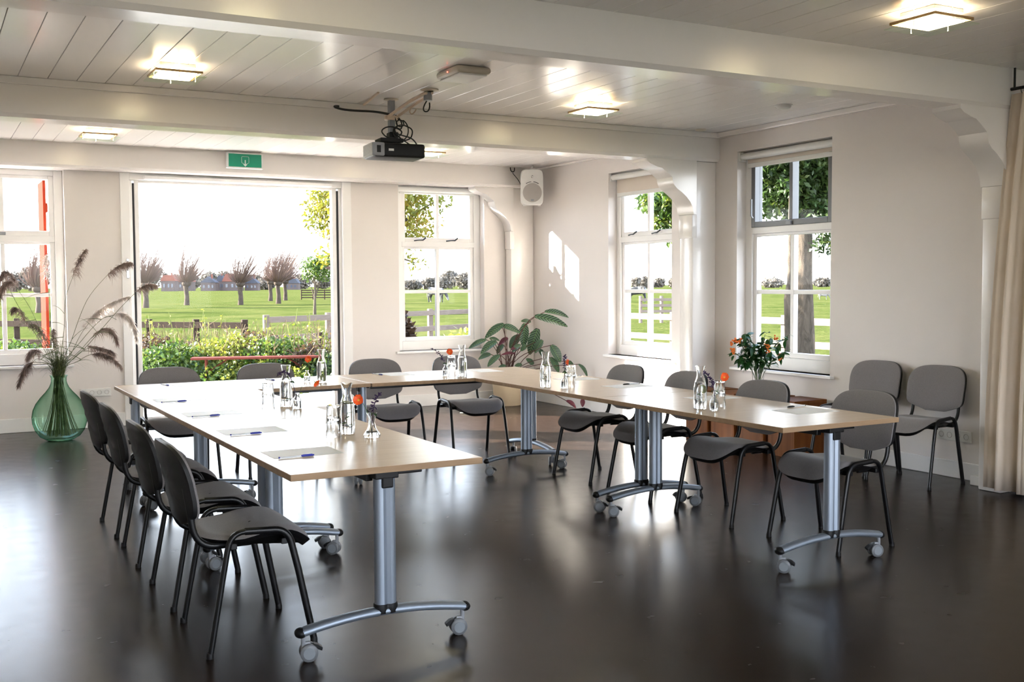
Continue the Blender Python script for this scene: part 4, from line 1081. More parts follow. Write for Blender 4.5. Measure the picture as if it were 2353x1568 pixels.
def cluster(pos, n=9, r=0.022):
    mb = MB()
    for _ in range(n):
        d_ = Vector((random.gauss(0, 1), random.gauss(0, 1), random.gauss(0, 1))).normalized()*r*random.uniform(.4, 1)
        mb.ball(d_, random.uniform(0.006, 0.011), 6, 5)
    o = mb.build('blossom', 'blossom_orange', t, smooth=70); o.location = pos; o['kind'] = 'stuff'
for s, z, dp in ((-0.235, 0.43, 0), (-0.225, 0.385, 0.0), (-0.20, 0.46, 0.02), (-0.175, 0.445, -0.03), (-0.15, 0.47, 0.02), (-0.215, 0.36, -.02), (0.06, 0.415, -0.06), (0.07, 0.365, -0.07), (-0.09, 0.41, 0.03), (0.185, 0.335, 0.0), (0.19, 0.30, 0.0), (0.16, 0.48, .03)):
    cluster(Vector((VR[0]*s+0.48*dp, VR[1]*s+0.87*dp, z)))

# ------------------------------------------------------------------ green glass vase with dried reeds
VX, VY = 1.114, 10.78
VP = [(0.095, 0.0), (0.125, 0.010), (0.175, 0.040), (0.215, 0.095), (0.238, 0.165), (0.243, 0.225), (0.232, 0.290), (0.205, 0.350), (0.165, 0.405), (0.120, 0.455), (0.088, 0.498), (0.072, 0.535), (0.066, 0.565), (0.070, 0.572), (0.066, 0.580), (0.072, 0.600), (0.080, 0.612)]
t = thing('floor_vase', 'big round green glass demijohn vase on the floor', 'vase', (VX, VY, 0))
mb = MB().lathe([(0.002, 0.004)] + VP, 56)
mb.build('vase_glass', 'green_glass', t, smooth=60)
MB().lathe([(0.002, 0.0), (0.100, 0.0), (0.120, 0.009)], 40).build('vase_base', 'green_glass', t, smooth=60)
VD = (Vector((VX, VY, 0.6)) - CAM).dot(AX_F)
def vpt(px, py, dd=0.0): return far_point(px, py, VD+dd)
def strands(mb, spine, n, length, droop, side_dir, width=0.0016):
    """fine hanging plume hairs along a curved spine"""
    k = len(spine)
    for _ in range(n):
        f = random.random()**0.8*(k-1.001); i = int(f); p_ = spine[i].lerp(spine[i+1], f-i); tl = f/(k-1)
        ax = (spine[min(i+1, k-1)]-spine[i]).normalized()
        d_ = (ax*random.uniform(0.3, 1.0) + side_dir*random.uniform(0.0, 0.8) + Vector((random.gauss(0, .35), random.gauss(0, .35), random.gauss(0, .35)))).normalized()
        L = length*random.uniform(0.5, 1.15)*(1-0.55*tl)*(0.55+0.45*min(1, tl*6))
        q1 = p_ + d_*L*0.5 + Vector((0, 0, -droop*L*0.2)); q2 = p_ + d_*L*0.9 + Vector((0, 0, -droop*L*0.75))
        w_ = d_.cross(Vector((random.gauss(0, 1), random.gauss(0, 1), random.gauss(0, 1)))).normalized()*width*random.uniform(.7, 1.8)
        mb.add([p_-w_*.4, p_+w_*.4, q1+w_, q1-w_, q2], [(0, 1, 2, 3), (3, 2, 4)])
REEDS = [ # stem way points, plume from -> via -> to (pixels), depth shift, hairs, pale sunlit colour, label
    ([(140, 870), (147, 760), (150, 690), (167, 637)], [(167, 637), (180, 600), (196, 574)], 0.0, 300, False, 'tallest upright dried reed with a brown plume in the green vase'),
    ([(142, 870), (165, 780), (200, 690), (246, 633)], [(246, 633), (275, 610), (301, 604)], -0.05, 300, False, 'dried reed leaning over the door handle with a sandy plume'),
    ([(146, 872), (205, 790), (270, 715), (312, 672)], [(312, 672), (335, 655), (358, 655)], -0.12, 260, False, 'long slanting dried reed whose grey plume crosses the door edge'),
    ([(144, 872), (165, 810), (185, 770), (205, 742)], [(188, 752), (235, 708), (295, 682)], 0.1, 620, True, 'dried reed with the largest fluffy sunlit white plume'),
    ([(146, 872), (190, 780), (240, 730), (268, 735)], [(258, 722), (295, 728), (314, 778)], 0.05, 480, True, 'dried reed with a sunlit white plume hanging down by the door'),
    ([(138, 870), (105, 790), (70, 710), (33, 655)], [(40, 662), (18, 625), (0, 640)], 0.0, 320, False, 'dried reed with a brown plume before the window mullion'),
    ([(137, 870), (100, 800), (40, 700), (20, 660)], [(36, 655), (8, 655), (-12, 715)], -0.1, 360, False, 'dried reed with a heavy brown plume drooping at the picture edge'),
    ([(136, 872), (115, 838), (85, 825), (68, 845)], [(78, 832), (58, 845), (42, 885)], -0.05, 300, False, 'dried reed bowing low with a dark plume over the vase shoulder'),
    ([(146, 872), (180, 830), (210, 815), (228, 822)], [(210, 815), (245, 815), (278, 842)], -0.05, 320, False, 'dried reed bending low towards the wall sockets'),
    ([(146, 872), (175, 820), (205, 800), (225, 803)], [(200, 795), (235, 800), (262, 812)], 0.08, 280, False, 'dried reed with a dark plume just above the bending one'),
    ([(140, 870), (120, 810), (105, 780), (95, 765)], [(110, 795), (90, 755), (70, 745)], 0.1, 300, False, 'dried reed with a brown plume in front of the window sill'),
    ([(138, 870), (105, 800), (70, 740), (45, 725)], [(62, 745), (42, 712), (28, 712)], 0.0, 260, False, 'dried reed with a loose plume before the lower window pane'),
    ([(141, 870), (130, 810), (122, 785)], [(125, 800), (121, 775), (122, 758)], 0.05, 220, False, 'short dried reed with a stubby plume in the middle'),
    ([(139, 870), (118, 830), (90, 815), (72, 822)], [(95, 812), (75, 805), (62, 825)], 0.12, 260, False, 'dried reed with a frayed plume below the window sill'),
    ([(140, 870), (118, 760), (112, 660), (108, 625)], [(108, 640), (103, 610), (106, 588)], 0.15, 160, True, 'thin dried reed with a pale plume before the red shutter'),
    ([(146, 872), (185, 805), (230, 760), (262, 768)], [(215, 770), (250, 755), (270, 790)], 0.0, 320, False, 'dried reed with a drooping plume below the white one'),
]
for way, plume, dd, hairs, pale, lab in REEDS:
    base = Vector((VX, VY, 0.05))
    r_ = thing('dried_reed', lab, 'reed', base, 0, 'dried reeds in the green vase')
    foot = Vector((VX + random.uniform(-.09, .09), VY + random.uniform(-.09, .09), 0.06)) - base
    neck = Vector((VX + random.uniform(-.035, .035), VY + random.uniform(-.035, .035), 0.60)) - base
    W_ = [vpt(x, y, dd*(0.3+0.7*i/len(way))) - base for i, (x, y) in enumerate(way)][1:]
    pts = [foot, neck] + W_
    sm_ = []
    for i in range(len(pts)-1):                       # Catmull-Rom through the way points
        p0, p1, p2, p3 = pts[max(i-1, 0)], pts[i], pts[i+1], pts[min(i+2, len(pts)-1)]
        for k in range(6):
            u = k/6; sm_.append(0.5*((2*p1) + (p2-p0)*u + (2*p0-5*p1+4*p2-p3)*u*u + (3*p1-p0-3*p2+p3)*u**3))
    sm_.append(pts[-1])
    n_ = len(sm_)
    MB().tube(sm_, [0.0036-0.002*i/n_ for i in range(n_)], 6).build('stem', 'reed_stem', r_, smooth=60)
    a_, b_, c_ = [vpt(x, y, dd) - base for x, y in plume]
    spine = arc(a_, 2*b_-0.5*(a_+c_), c_, 10)
    mb = MB().tube(spine, 0.0016, 4)
    strands(mb, spine, int(hairs*1.9), 0.10, 0.9, Vector((0.3, -0.2, -0.5)), 0.0019 if not pale else 0.0023)
    pl_ = mb.build('plume', 'plume_sunlit' if pale else 'plume', r_); pl_['kind'] = 'stuff'
    for _ in range(2):                                  # long thin leaf blades on the stem
        k = random.randint(8, max(9, n_-5)); p_ = sm_[min(k, n_-2)]
        d_ = Vector((random.choice((-1, 1))*random.uniform(.3, 1), random.uniform(-.3, .3), random.uniform(-.2, .6))).normalized(); L = random.uniform(.16, .30)
        q_ = arc(p_, p_ + d_*L*0.55 + Vector((0, 0, 0.03)), p_ + d_*L + Vector((0, 0, -0.05)), 6)
        mbl = MB(); V = []
        for j, pt in enumerate(q_): wv = Vector((0.0, 0, 1))*0.0035*(1-j/6.2); V += [pt-wv, pt+wv]
        mbl.add(V, [(2*j, 2*j+1, 2*j+3, 2*j+2) for j in range(6)]).build('leaf_blade', 'reed_stem', r_)
# loose grass filling the neck
mb = MB()
for _ in range(260):
    a = random.uniform(0, 2*PI); s = random.uniform(0.1, 1.0)**0.7; L = random.uniform(0.18, 0.52)
    p0 = Vector((VX+random.uniform(-.045, .045), VY+random.uniform(-.045, .045), 0.59)); out = Vector((math.cos(a), math.sin(a), 0))
    end = p0 + out*s*0.36*L/0.4 + Vector((0, 0, L*(1.05-0.75*s)))
    q_ = arc(p0, p0 + out*s*0.08 + Vector((0, 0, L*0.6)), end + Vector((0, 0, -0.05*s)), 5)
    sd = Vector((-math.sin(a), math.cos(a), 0)); V = []
    for j, pt in enumerate(q_): wv = sd*0.0030*(1-j/5.5); V += [pt-wv, pt+wv]
    mb.add(V, [(2*j, 2*j+1, 2*j+3, 2*j+2) for j in range(5)])
for _ in range(60):                                     # their stalks down in the glass
    a = random.uniform(0, 2*PI); r0, r1 = random.uniform(0, .045), random.uniform(0.02, .17)
    p0 = (VX+r0*math.cos(a), VY+r0*math.sin(a), 0.60); a += random.uniform(-.6, .6); p2 = (VX+r1*math.cos(a), VY+r1*math.sin(a), 0.045+0.5*max(0, r1-.1))
    mb.tube(arc(p0, (VX+.3*r1*math.cos(a), VY+.3*r1*math.sin(a), 0.36), p2, 5), 0.0028, 4)
tag(mb.build('grass_blades', 'reed_stem'), 'thin green grass blades and stalks filling the green vase', 'grass', kind='stuff')

# ------------------------------------------------------------------ potted prayer plant in the corner
PX_, PY_ = 6.10, 11.16
t = thing('potted_plant', 'prayer plant with striped green leaves in a pale pot in the corner', 'plant', (PX_, PY_, 0))
MB().lathe([(0.150, 0.0), (0.160, 0.008), (0.185, 0.30), (0.190, 0.335), (0.178, 0.335), (0.172, 0.29)], 36, capb=True).build('pot', 'pot_ceramic', t, smooth=50)
MB().lathe([(0.001, 0.295), (0.173, 0.295)], 30).build('soil', 'soil', t)
PD = (Vector((PX_, PY_, 0.7)) - CAM).dot(AX_F)
def ppt(zx, zy, dd=0.0): return far_point(1070+zx/6.03, 700+zy/6.03, PD+dd) - Vector((PX_, PY_, 0))
def unit_leaf(cup, fold):
    mb = MB(); V = []; n = 12
    for i in range(n+1):
        u = i/n; w_ = 0.21*(math.sin(PI*min(1, u*0.94+0.045)))**0.62*(1-0.18*u)
        for s in (-1, -0.5, 0, 0.5, 1):
            V.append((u, s*w_, -cup*u*u*0.9 + 0.05*math.sin(PI*u) + fold*abs(s)*w_ + 0.006*math.sin(u*30)*abs(s)))
    return mb.add(V, [(5*i+j, 5*i+j+1, 5*i+j+6, 5*i+j+5) for i in range(n) for j in range(4)]).mesh('leaf', 70)
LMESH = [unit_leaf(0.16, 0.25), unit_leaf(0.28, 0.45), unit_leaf(0.08, 0.12)]
LMAR = [m_.copy() for m_ in LMESH]
PLANT = [((530, 270), (262, 452), 118, 0), ((500, 300), (765, 365), 105, 1), ((820, 262), (800, 585), 140, 0), ((1000, 335), (880, 692), 165, 2), ((955, 165), (1410, 272), 130, 0),
         ((1095, 105), (1425, 135), 95, 1), ((905, 238), (770, 225), 100, 2), ((748, 425), (608, 592), 135, 0), ((430, 515), (205, 650), 120, 1), ((288, 488), (38, 592), 90, 0),
         ((348, 690), (185, 735), 85, 1), ((472, 700), (298, 845), 100, 0), ((525, 560), (418, 672), 95, 1), ((1185, 565), (1325, 795), 135, 0), ((1175, 735), (1300, 935), 130, 2),
         ((1065, 495), (950, 655), 120, 1), ((940, 830), (845, 748), 85, 0), ((760, 560), (640, 640), 110, 1), ((1560, 830), (1715, 995), 70, 1), ((1440, 780), (1495, 960), 75, 0),
         ((330, 470), (470, 485), 55, 1), ((850, 560), (760, 640), 120, 0), ((1010, 620), (1090, 720), 110, 1), ((560, 850), (450, 865), 60, 0), ((780, 830), (680, 850), 70, 2)]
MAROON = [((585, 465), (455, 548), 75), ((690, 690), (500, 672), 55), ((1395, 1335), (1535, 1412), 75), ((1622, 1310), (1620, 1412), 75), ((720, 600), (640, 610), 70)]
def put_leaf(b_, e_, wpx, me, mat, dd):
    near = max(0.0, (max(b_[0], e_[0])-950)/500)*0.40           # keep clear of the side wall
    dd -= near; B_, E_ = ppt(*b_, dd), ppt(*e_, dd + random.uniform(-0.08, 0.0))
    ax = (E_-B_); L = ax.length; ax.normalize()
    nrm = (-AX_F*0.9 + Vector((0, 0, 0.75)) + Vector((random.gauss(0, .15), random.gauss(0, .15), 0)))
    nrm = (nrm - ax*nrm.dot(ax)).normalized(); yv = nrm.cross(ax)
    o = obj('leaf', me, mat, t)
    wy = (wpx/6.03*PD/F_PX)/(0.40*L)
    M_ = Matrix.Identity(4)
    for i in range(3): M_[i][0], M_[i][1], M_[i][2], M_[i][3] = ax[i]*L, yv[i]*L*min(wy, 1.6), nrm[i]*L, B_[i]
    o.matrix_basis = M_
    root = Vector((random.uniform(-.07, .07), random.uniform(-.07, .07), 0.29))
    MB().tube(arc(root, (root.x + (B_.x-root.x)*.25, root.y + (B_.y-root.y)*.25, max(B_.z, 0.4)*0.9), B_, 7), 0.0042, 5).build('stem', 'stem_brown', t, smooth=60)
for b_, e_, w_, k in PLANT: put_leaf(b_, e_, w_, LMESH[k], 'leaf_striped', random.uniform(-0.12, 0.10))
for b_, e_, w_ in MAROON: put_leaf(b_, e_, w_, LMAR[1], 'leaf_maroon', random.uniform(-0.10, 0.0))
lf_me = leaf_mesh('fallen_leaf', 0.17, 0.09, 6, 0.04)
for x, y, rz, lab in ((5.20, 10.62, 0.2, 'pale fallen plant leaf on the sunlit floor behind the chair'), (5.55, 10.60, 2.6, 'pale fallen plant leaf on the sunlit floor beside the pot')):
    o = obj('fallen_leaf', lf_me, 'leaf_fallen'); o.location = (x, y, 0.012); o.rotation_euler = (0, 0, rz); tag(o, lab, 'leaf', 'fallen leaves by the pot')

# ------------------------------------------------------------------ outside: terrace, garden, fields
GZ = -0.25
def on_plane(px, py, z):
    d_ = AX_F + AX_R*((px-1176.5)/F_PX) - AX_U*((py-784.0)/F_PX)
    return CAM + d_*((z-CAM.z)/d_.z)
g = MB().add([(-700, -60, GZ), (900, -60, GZ), (900, 1500, GZ), (-700, 1500, GZ)], [(0, 1, 2, 3)])
struct(g.build('ground', 'field_grass'), 'flat green meadow stretching to the horizon', 'ground')
struct(MB().box(-4.0, 6.92, BY+TH, 15.2, GZ-0.1, -0.03).build('terrace_floor', 'paving', bevel=0.01), 'pale sunlit terrace paving outside the glass door', 'terrace')

# red shutter and bench
t = thing('window_shutter', 'red painted shutter standing open outside the window', 'shutter', (1.14, BY+TH+0.02, 0.25))
for k in range(4): MB().box(-0.014, 0.014, k*0.125, k*0.125+0.123, 0.0, 2.27).build('board', 'red_paint', t, bevel=0.003)
for z_ in (0.25, 1.95): MB().box(0.0145, 0.032, 0.0, 0.498, z_, z_+0.09).build('batten', 'red_paint', t, bevel=0.003)
A_, B_ = on_plane(440, 822, 0.44), on_plane(742, 817, 0.44)
t = thing('garden_bench', 'narrow red brown folding bench on the terrace', 'bench', ((A_.x+B_.x)/2, (A_.y+B_.y)/2, -0.03), math.atan2(B_.y-A_.y, B_.x-A_.x))
BL = (B_-A_).length/2
MB().box(-BL, BL, -0.125, 0.125, 0.44, 0.47).build('seat_board', 'bench_red', t, bevel=0.004)
for s in (-1, 1):
    for y_ in (-0.10, 0.10): MB().tube([(s*(BL-0.20), y_, 0.0), (s*(BL-0.20), y_, 0.445)], 0.013, 6).build('leg', 'bench_red', t)
    MB().tube([(s*(BL-0.20), -0.10, 0.06), (s*(BL-0.20), 0.10, 0.06)], 0.010, 6).build('leg_stretcher', 'bench_red', t)
    MB().tube([(s*(BL-0.20), 0.0, 0.25), (s*(BL-0.50), 0.0, 0.445)], 0.010, 6).build('brace', 'bench_red', t)

# shrubs of the garden bed
def shrub(name, blobs, n, size, mat, label, cat='shrub', group='garden shrubs', stems=6, droop=0.0, aspect=0.5, seed=0):
    c0 = Vector(blobs[0][0]); base = Vector((c0.x, c0.y, GZ))
    s = thing(name, label, cat, base, 0, group)
    v, f = scatter_leaves([(tuple(Vector(c)-base), r) for c, r in blobs], n, size, droop, aspect, seed)
    o = np_obj('foliage', v, f, mat, s); o['kind'] = 'stuff'
    for k in range(stems):
        c, r = blobs[k % len(blobs)]; e_ = Vector(c)-base + Vector((random.uniform(-.5, .5)*r[0], random.uniform(-.5, .5)*r[1], random.uniform(0, .6)*r[2]))
        MB().tube(arc((random.uniform(-.1, .1), random.uniform(-.1, .1), 0), (e_.x*.4, e_.y*.4, e_.z*.6), e_, 5), 0.009, 5).build('stem', 'stem_brown', s)
    return s
def at_d(px, d, z): 
    p = far_point(px, 655, d); return (p.x, p.y, z)
GS = [(325, 15.6, 'leaves_rust', .55, .75, 'rusty brown shrub at the door edge beside the vase'), (352, 15.0, 'leaves_garden', .50, .55, 'green shrub at the foot of the rusty one'),
      (395, 15.4, 'leaves_garden', .55, .62, 'green leafy shrub behind the chair back nearest the vase'), (440, 16.2, 'leaves_dark', .55, .50, 'dark green shrub behind the end of the red bench'),
      (485, 15.9, 'leaves_lime', .60, .62, 'yellow green shrub behind the red bench'), (540, 15.9, 'leaves_lime', .60, .70, 'pale yellow shrub above the middle of the red bench'),
      (590, 16.2, 'leaves_rust', .55, .72, 'brown heap of dead stems behind the yellow shrub'), (625, 15.7, 'leaves_garden', .55, .66, 'bright green shrub above the second chair by the door'),
      (672, 15.9, 'leaves_garden', .55, .64, 'green shrub behind the far end of the red bench'), (715, 15.6, 'leaves_rust', .45, .60, 'withered brown shrub behind the carafe'),
      (752, 15.2, 'leaves_dark', .45, .45, 'dark green leafy shrub at the door edge by the carafe'), (655, 14.9, 'leaves_lime', .50, .28, 'low yellow green ground plant under the red bench'),
      (560, 15.0, 'leaves_lime', .55, .26, 'low yellow green plant behind the second door chair'), (470, 15.0, 'leaves_garden', .55, .30, 'low green plant at the bench leg'),
      (20, 16.0, 'leaves_garden', .60, .62, 'green shrub seen low in the reed window'), (75, 16.2, 'leaves_dark', .55, .55, 'dark shrub seen low in the reed window beside the shutter')]
for i, (px, d_, mat, r, h, lab) in enumerate(GS):
    blobs = [(at_d(px, d_, GZ+0.52*(h-GZ)), (r, r, (h-GZ)*0.52)), (at_d(px+random.uniform(-14, 14), d_+.2, GZ+0.72*(h-GZ)), (r*.6, r*.6, (h-GZ)*0.30)), (at_d(px+random.uniform(-18, 18), d_-.2, GZ+0.35*(h-GZ)), (r*.8, r*.7, (h-GZ)*0.35))]
    shrub('garden_shrub', blobs, 4800, 0.062 if mat != 'leaves_rust' else 0.05, mat, lab, seed=10+i, aspect=0.6)
# shrub seen low in the window; hidden leaf mass added to block the sun
shrub('window_shrub', [((4.78, 12.42, 0.95), (0.38, 0.17, 0.95)), ((4.78, 12.42, 1.75), (0.38, 0.17, 0.72)), ((4.76, 12.04, 0.85), (0.36, 0.12, 0.85)), ((4.76, 12.04, 1.55), (0.36, 0.12, 0.55)), ((5.20, 12.55, 0.60), (0.30, 0.25, 0.60))], 21000, 0.095, 'leaves_rust', 'brown leaved shrub close outside the window beside the loudspeaker', seed=40, stems=9)
shrub('window_shrub', [(at_d(1045, 14.0, 0.45), (0.30, 0.35, 0.42)), (at_d(1078, 14.2, 0.5), (0.25, 0.3, 0.45)), (at_d(1010, 14.0, 0.3), (0.25, 0.3, 0.35))], 900, 0.08, 'leaves_lime', 'yellow autumn shrub low outside the window beside the loudspeaker', seed=41, stems=8)
# dry stalks standing above the bed
mb = MB()
for _ in range(260):
    px = random.uniform(318, 765); d_ = random.uniform(15.4, 18.0); h = random.uniform(0.5, 1.05)
    p0 = Vector(at_d(px, d_, GZ+0.1)); p2 = p0 + Vector((random.gauss(0, .22), random.gauss(0, .2), h))
    mb.tube(arc(p0, p0.lerp(p2, .5) + Vector((random.gauss(0, .08), 0, 0)), p2, 4), 0.0045, 3)
    for _ in range(4):
        q = p0.lerp(p2, random.uniform(.4, 1)); mb.tube([q, q + Vector((random.gauss(0, .09), random.gauss(0, .09), random.uniform(0, .12)))], 0.003, 3)
tag(mb.build('dry_stalks', 'dry_stalk'), 'tangle of dry brown stalks behind the garden shrubs', 'weeds', kind='stuff')
mb = MB()
for _ in range(110):
    px = random.uniform(318, 765); d_ = random.uniform(15.2, 17.5); h = random.uniform(0.55, 1.25)*(0.75+0.25*math.sin(px*.05)**2)
    p0 = Vector(at_d(px, d_, GZ+0.1)); p2 = p0 + Vector((random.gauss(0, .12), random.gauss(0, .12), h))
    mb.tube(arc(p0, p0.lerp(p2, .5) + Vector((random.gauss(0, .05), 0, 0)), p2, 4), 0.0055, 4)
    for _ in range(7):
        q = p0.lerp(p2, random.uniform(.45, 1)); a_ = Vector((random.gauss(0, 1), random.gauss(0, 1), random.gauss(0, .8))).normalized()*random.uniform(.03, .07); b2 = a_.cross(Vector((random.gauss(0, 1), random.gauss(0, 1), random.gauss(0, 1)))).normalized()*a_.length*.35
        mb.add([q, q+a_*.5+b2, q+a_, q+a_*.5-b2], [(0, 1, 2, 3)])
tag(mb.build('weed_stalks', 'leaves_lime'), 'thin yellow green weed stalks standing above the garden bed', 'weeds', kind='stuff')

# yellow-leaved tree between the door and the window, bushy small tree beyond
def tree(name, label, foot, trunk, blobs, n, size, mat, r0, group, seed, branches=True, aspect=0.45, droop=0.3):
    s = thing(name, label, 'tree', foot, 0, group); foot = Vector(foot)
    T_ = [Vector(p)-foot for p in trunk]
    k = len(T_)
    MB().tube(T_, [r0*(1-0.55*i/(k-1)) for i in range(k)], 12).build('trunk', 'bark', s, smooth=60)
    if branches:
        for c, r in blobs:
            e_ = Vector(c)-foot; b0 = T_[random.randint(k//2, k-1)]
            MB().tube(arc(b0, b0.lerp(e_, .5) + Vector((0, 0, 0.15*(e_-b0).length)), e_, 6), [r0*.32*(1-.12*i) for i in range(7)], 6).build('branch', 'bark', s, smooth=60)
    v, f = scatter_leaves([(tuple(Vector(c)-foot), r) for c, r in blobs], n, size, droop, aspect, seed)
    o = np_obj('foliage', v, f, mat, s); o['kind'] = 'stuff'
    return s
def fp(px, py, d): return tuple(far_point(px, py, d))
yt = [(fp(850, 480, 18), (1.0, 1.0, .85)), (fp(745, 470, 18), (.38, .5, .42)), (fp(735, 505, 18), (.30, .4, .28)), (fp(750, 590, 18), (.22, .4, .22)), (fp(960, 490, 18), (.42, .5, .55)), (fp(1010, 460, 18), (.22, .3, .16)), (fp(960, 545, 18), (.3, .4, .25)), (fp(955, 605, 18), (.22, .3, .2)), (fp(850, 400, 18), (1.2, 1.1, .8))]
tree('garden_tree', 'yellow green autumn tree behind the wall between door and window', (*at_d(850, 18, 0)[:2], GZ), [at_d(850, 18, GZ-.05), at_d(852, 18, 0.9), at_d(846, 18, 1.9), at_d(850, 18, 3.0)], yt, 13000, 0.085, 'leaves_yellow', 0.11, 'trees near the house', 50)
bt = [(fp(720, 612, 62), (.75, .8, .65)), (fp(745, 618, 62), (.7, .7, .8)), (fp(705, 635, 62), (.4, .4, .3)), (fp(755, 600, 62), (.5, .5, .5))]
tree('meadow_tree', 'small bushy tree beside the wooden hurdle in the meadow', (*at_d(722, 62, 0)[:2], GZ), [at_d(722, 62, GZ), at_d(723, 62, .6), at_d(725, 62, 1.6)], bt, 2600, 0.17, 'leaves_garden', 0.10, 'trees in the meadow', 51)
# stout tree outside the window with the grey sash, and its neighbour
bx_, by_ = at_d(1848, 17, 0)[:2]
cr = [(fp(1800, 430, 17), (.62, .7, .55)), (fp(1875, 430, 17), (.7, .8, .6)), (fp(1850, 380, 17), (.9, .9, .6)), (fp(1775, 380, 17), (.55, .6, .5)), (fp(1905, 490, 16.5), (.42, .5, .36)), (fp(1840, 330, 17), (1.5, 1.4, .7)), (fp(1895, 560, 16.8), (.28, .3, .16)), (fp(1880, 470, 17), (.5, .5, .35))]
tree('garden_tree', 'stout leafy tree right outside the window with the grey sash', (bx_, by_, GZ), [(bx_, by_, GZ-.05), (bx_+.02, by_, .5), (bx_-.02, by_, 1.5), (bx_, by_, 2.4), (bx_-.15, by_+.1, 3.4), (bx_-.1, by_, 4.4)], cr, 36000, 0.105, 'leaves_dark', 0.185, 'trees near the house', 52)
bx2, by2 = at_d(1813, 16.4, 0)[:2]
tree('garden_tree', 'thin pale trunk standing close in front of the stout tree', (bx2, by2, GZ), [(bx2, by2, GZ-.05), (bx2, by2, .6), (bx2-.03, by2, 1.2), (bx2+.02, by2, 1.45), (bx2+.03, by2, 2.6), (bx2+.05, by2, 3.2)], [((bx2+.05, by2, 2.95), (.22, .2, .16))], 120, 0.13, 'leaves_dark', 0.07, 'trees near the house', 53)
wt = [(fp(1535, 465, 14), (.34, .4, .28)), (fp(1495, 462, 14), (.22, .3, .14)), (fp(1545, 510, 14), (.20, .3, .22)), (fp(1510, 500, 14), (.10, .2, .20)), (fp(1600, 440, 14), (.6, .5, .5)), (fp(1545, 548, 14), (.1, .15, .08))]
tree('garden_tree', 'tree with hanging green leaves outside the window with the lowered blind', (*at_d(1640, 14.2, 0)[:2], GZ), [at_d(1640, 14.2, GZ), at_d(1640, 14.2, 1.2), at_d(1635, 14.2, 2.4), at_d(1625, 14.2, 3.2)], wt, 5200, 0.085, 'leaves_garden', 0.12, 'trees near the house', 54, droop=1.2)

# pollard willows
def willow(px, py, d, h, seed, label):
    random.seed(seed)
    b0 = Vector(at_d(px, d, GZ)); s = thing('pollard_willow', label, 'tree', b0, 0, 'pollard willows in the meadow')
    th_ = h*0.36
    MB().tube([(0, 0, -.1), (0.04, 0, th_*.4), (-.04, 0, th_*.8), (0.02, 0, th_)], [0.27, 0.20, 0.20, 0.30], 9).build('trunk', 'willow_bark', s, smooth=60)
    MB().ball((0.02, 0, th_+.05), (0.42, 0.42, 0.30), 10, 7).build('knuckle', 'willow_bark', s, smooth=60)
    mb = MB()
    for _ in range(300):
        a = random.uniform(0, 2*PI); e = random.uniform(0.15, 1.0)**0.6; L = h*0.80*random.uniform(.5, 1.1)
        out = AX_R*math.cos(a) + AX_F*math.sin(a)
        p0 = Vector((0, 0, th_+.1)) + out*0.35*(1-e*.6); p1 = p0 + out*L*0.50*(1.2-e) + Vector((0, 0, L*.50*e)); p2 = p0 + out*L*0.62*(1.22-e) + AX_R*L*0.26 + Vector((0, 0, L*(.30+.70*e)))
        mb.tube(arc(p0, p1, p2, 4), [0.020, 0.017, 0.013, 0.009, 0.006], 3, False)
    o = mb.build('twigs', 'twig', s); o['kind'] = 'stuff'
for px, py, d, h, lab in ((334, 708, 84, 5.0, 'pollard willow cut by the door edge above the vase reeds'), (428, 700, 95, 5.2, 'pollard willow second from the reed end of the meadow row'), (552, 700, 95, 5.0, 'pollard willow in the middle of the glass door view'),
                          (639, 697, 100, 5.2, 'pollard willow with the thick trunk nearest the bushy tree'), (621, 691, 118, 5.6, 'pollard willow behind on the near side of its cluster'), (655, 690, 122, 5.8, 'pollard willow behind on the far side of its cluster'), (88, 700, 70, 4.2, 'pollard willow seen through the reed window beside the shutter')):
    willow(px, py, d, h, int(px), lab)
random.seed(99)

# far belt of trees
def far_tree(px, py_top, wpx, d, label, seed):
    k = d/F_PX; r = wpx*k/2; h = (656-py_top)*k + 1.7
    b0 = at_d(px, d, GZ)
    tree('far_tree', label, b0, [b0, at_d(px, d, h*.4)], [((b0[0], b0[1], h*.50+GZ), (r, r, h*.46)), ((b0[0]+r*.3, b0[1], h*.66+GZ), (r*.6, r*.6, h*.32))], 1500, d*0.0022, 'leaves_far', r*.10, 'far trees on the horizon', seed, branches=False, aspect=.9)
FT = [(30, 622, 60, 'hazy tree seen through the reed window beside the mullion'), (70, 606, 50, 'taller hazy tree seen through the reed window'), (-10, 630, 50, 'hazy tree at the picture edge of the reed window'), (345, 606, 75, 'broad hazy tree behind the first pollard willow'), (395, 628, 45, 'hazy tree beside the first red roof'),
      (440, 632, 45, 'hazy tree beside the dark gabled house'), (480, 622, 40, 'hazy tree rising behind the dark gabled house'), (512, 622, 36, 'hazy tree between the village houses'), (585, 630, 40, 'hazy tree behind the middle willow'), (610, 636, 50, 'hazy tree behind the willow cluster'), (690, 630, 50, 'hazy tree behind the bushy meadow tree'), (740, 632, 50, 'hazy tree near the door edge behind the hurdle'),
      (945, 645, 50, 'low hazy tree in the loudspeaker window near its frame'), (985, 640, 40, 'hazy tree beside the bar of the loudspeaker window'), (1032, 622, 46, 'rounded hazy tree in the loudspeaker window'), (1068, 628, 50, 'hazy tree at the edge of the loudspeaker window'), (1012, 638, 40, 'smaller hazy tree behind the bar of the loudspeaker window'),
      (1463, 643, 26, 'low hazy tree in the lowered blind window near its frame'), (1482, 639, 14, 'narrow hazy tree in the lowered blind window'), (1550, 641, 26, 'hazy tree near the post in the lowered blind window'), (1512, 645, 30, 'low hazy tree below the pylon'), (1775, 645, 50, 'low hazy wood in the grey sash window'), (1890, 645, 40, 'low hazy wood beyond the stout trunk')]
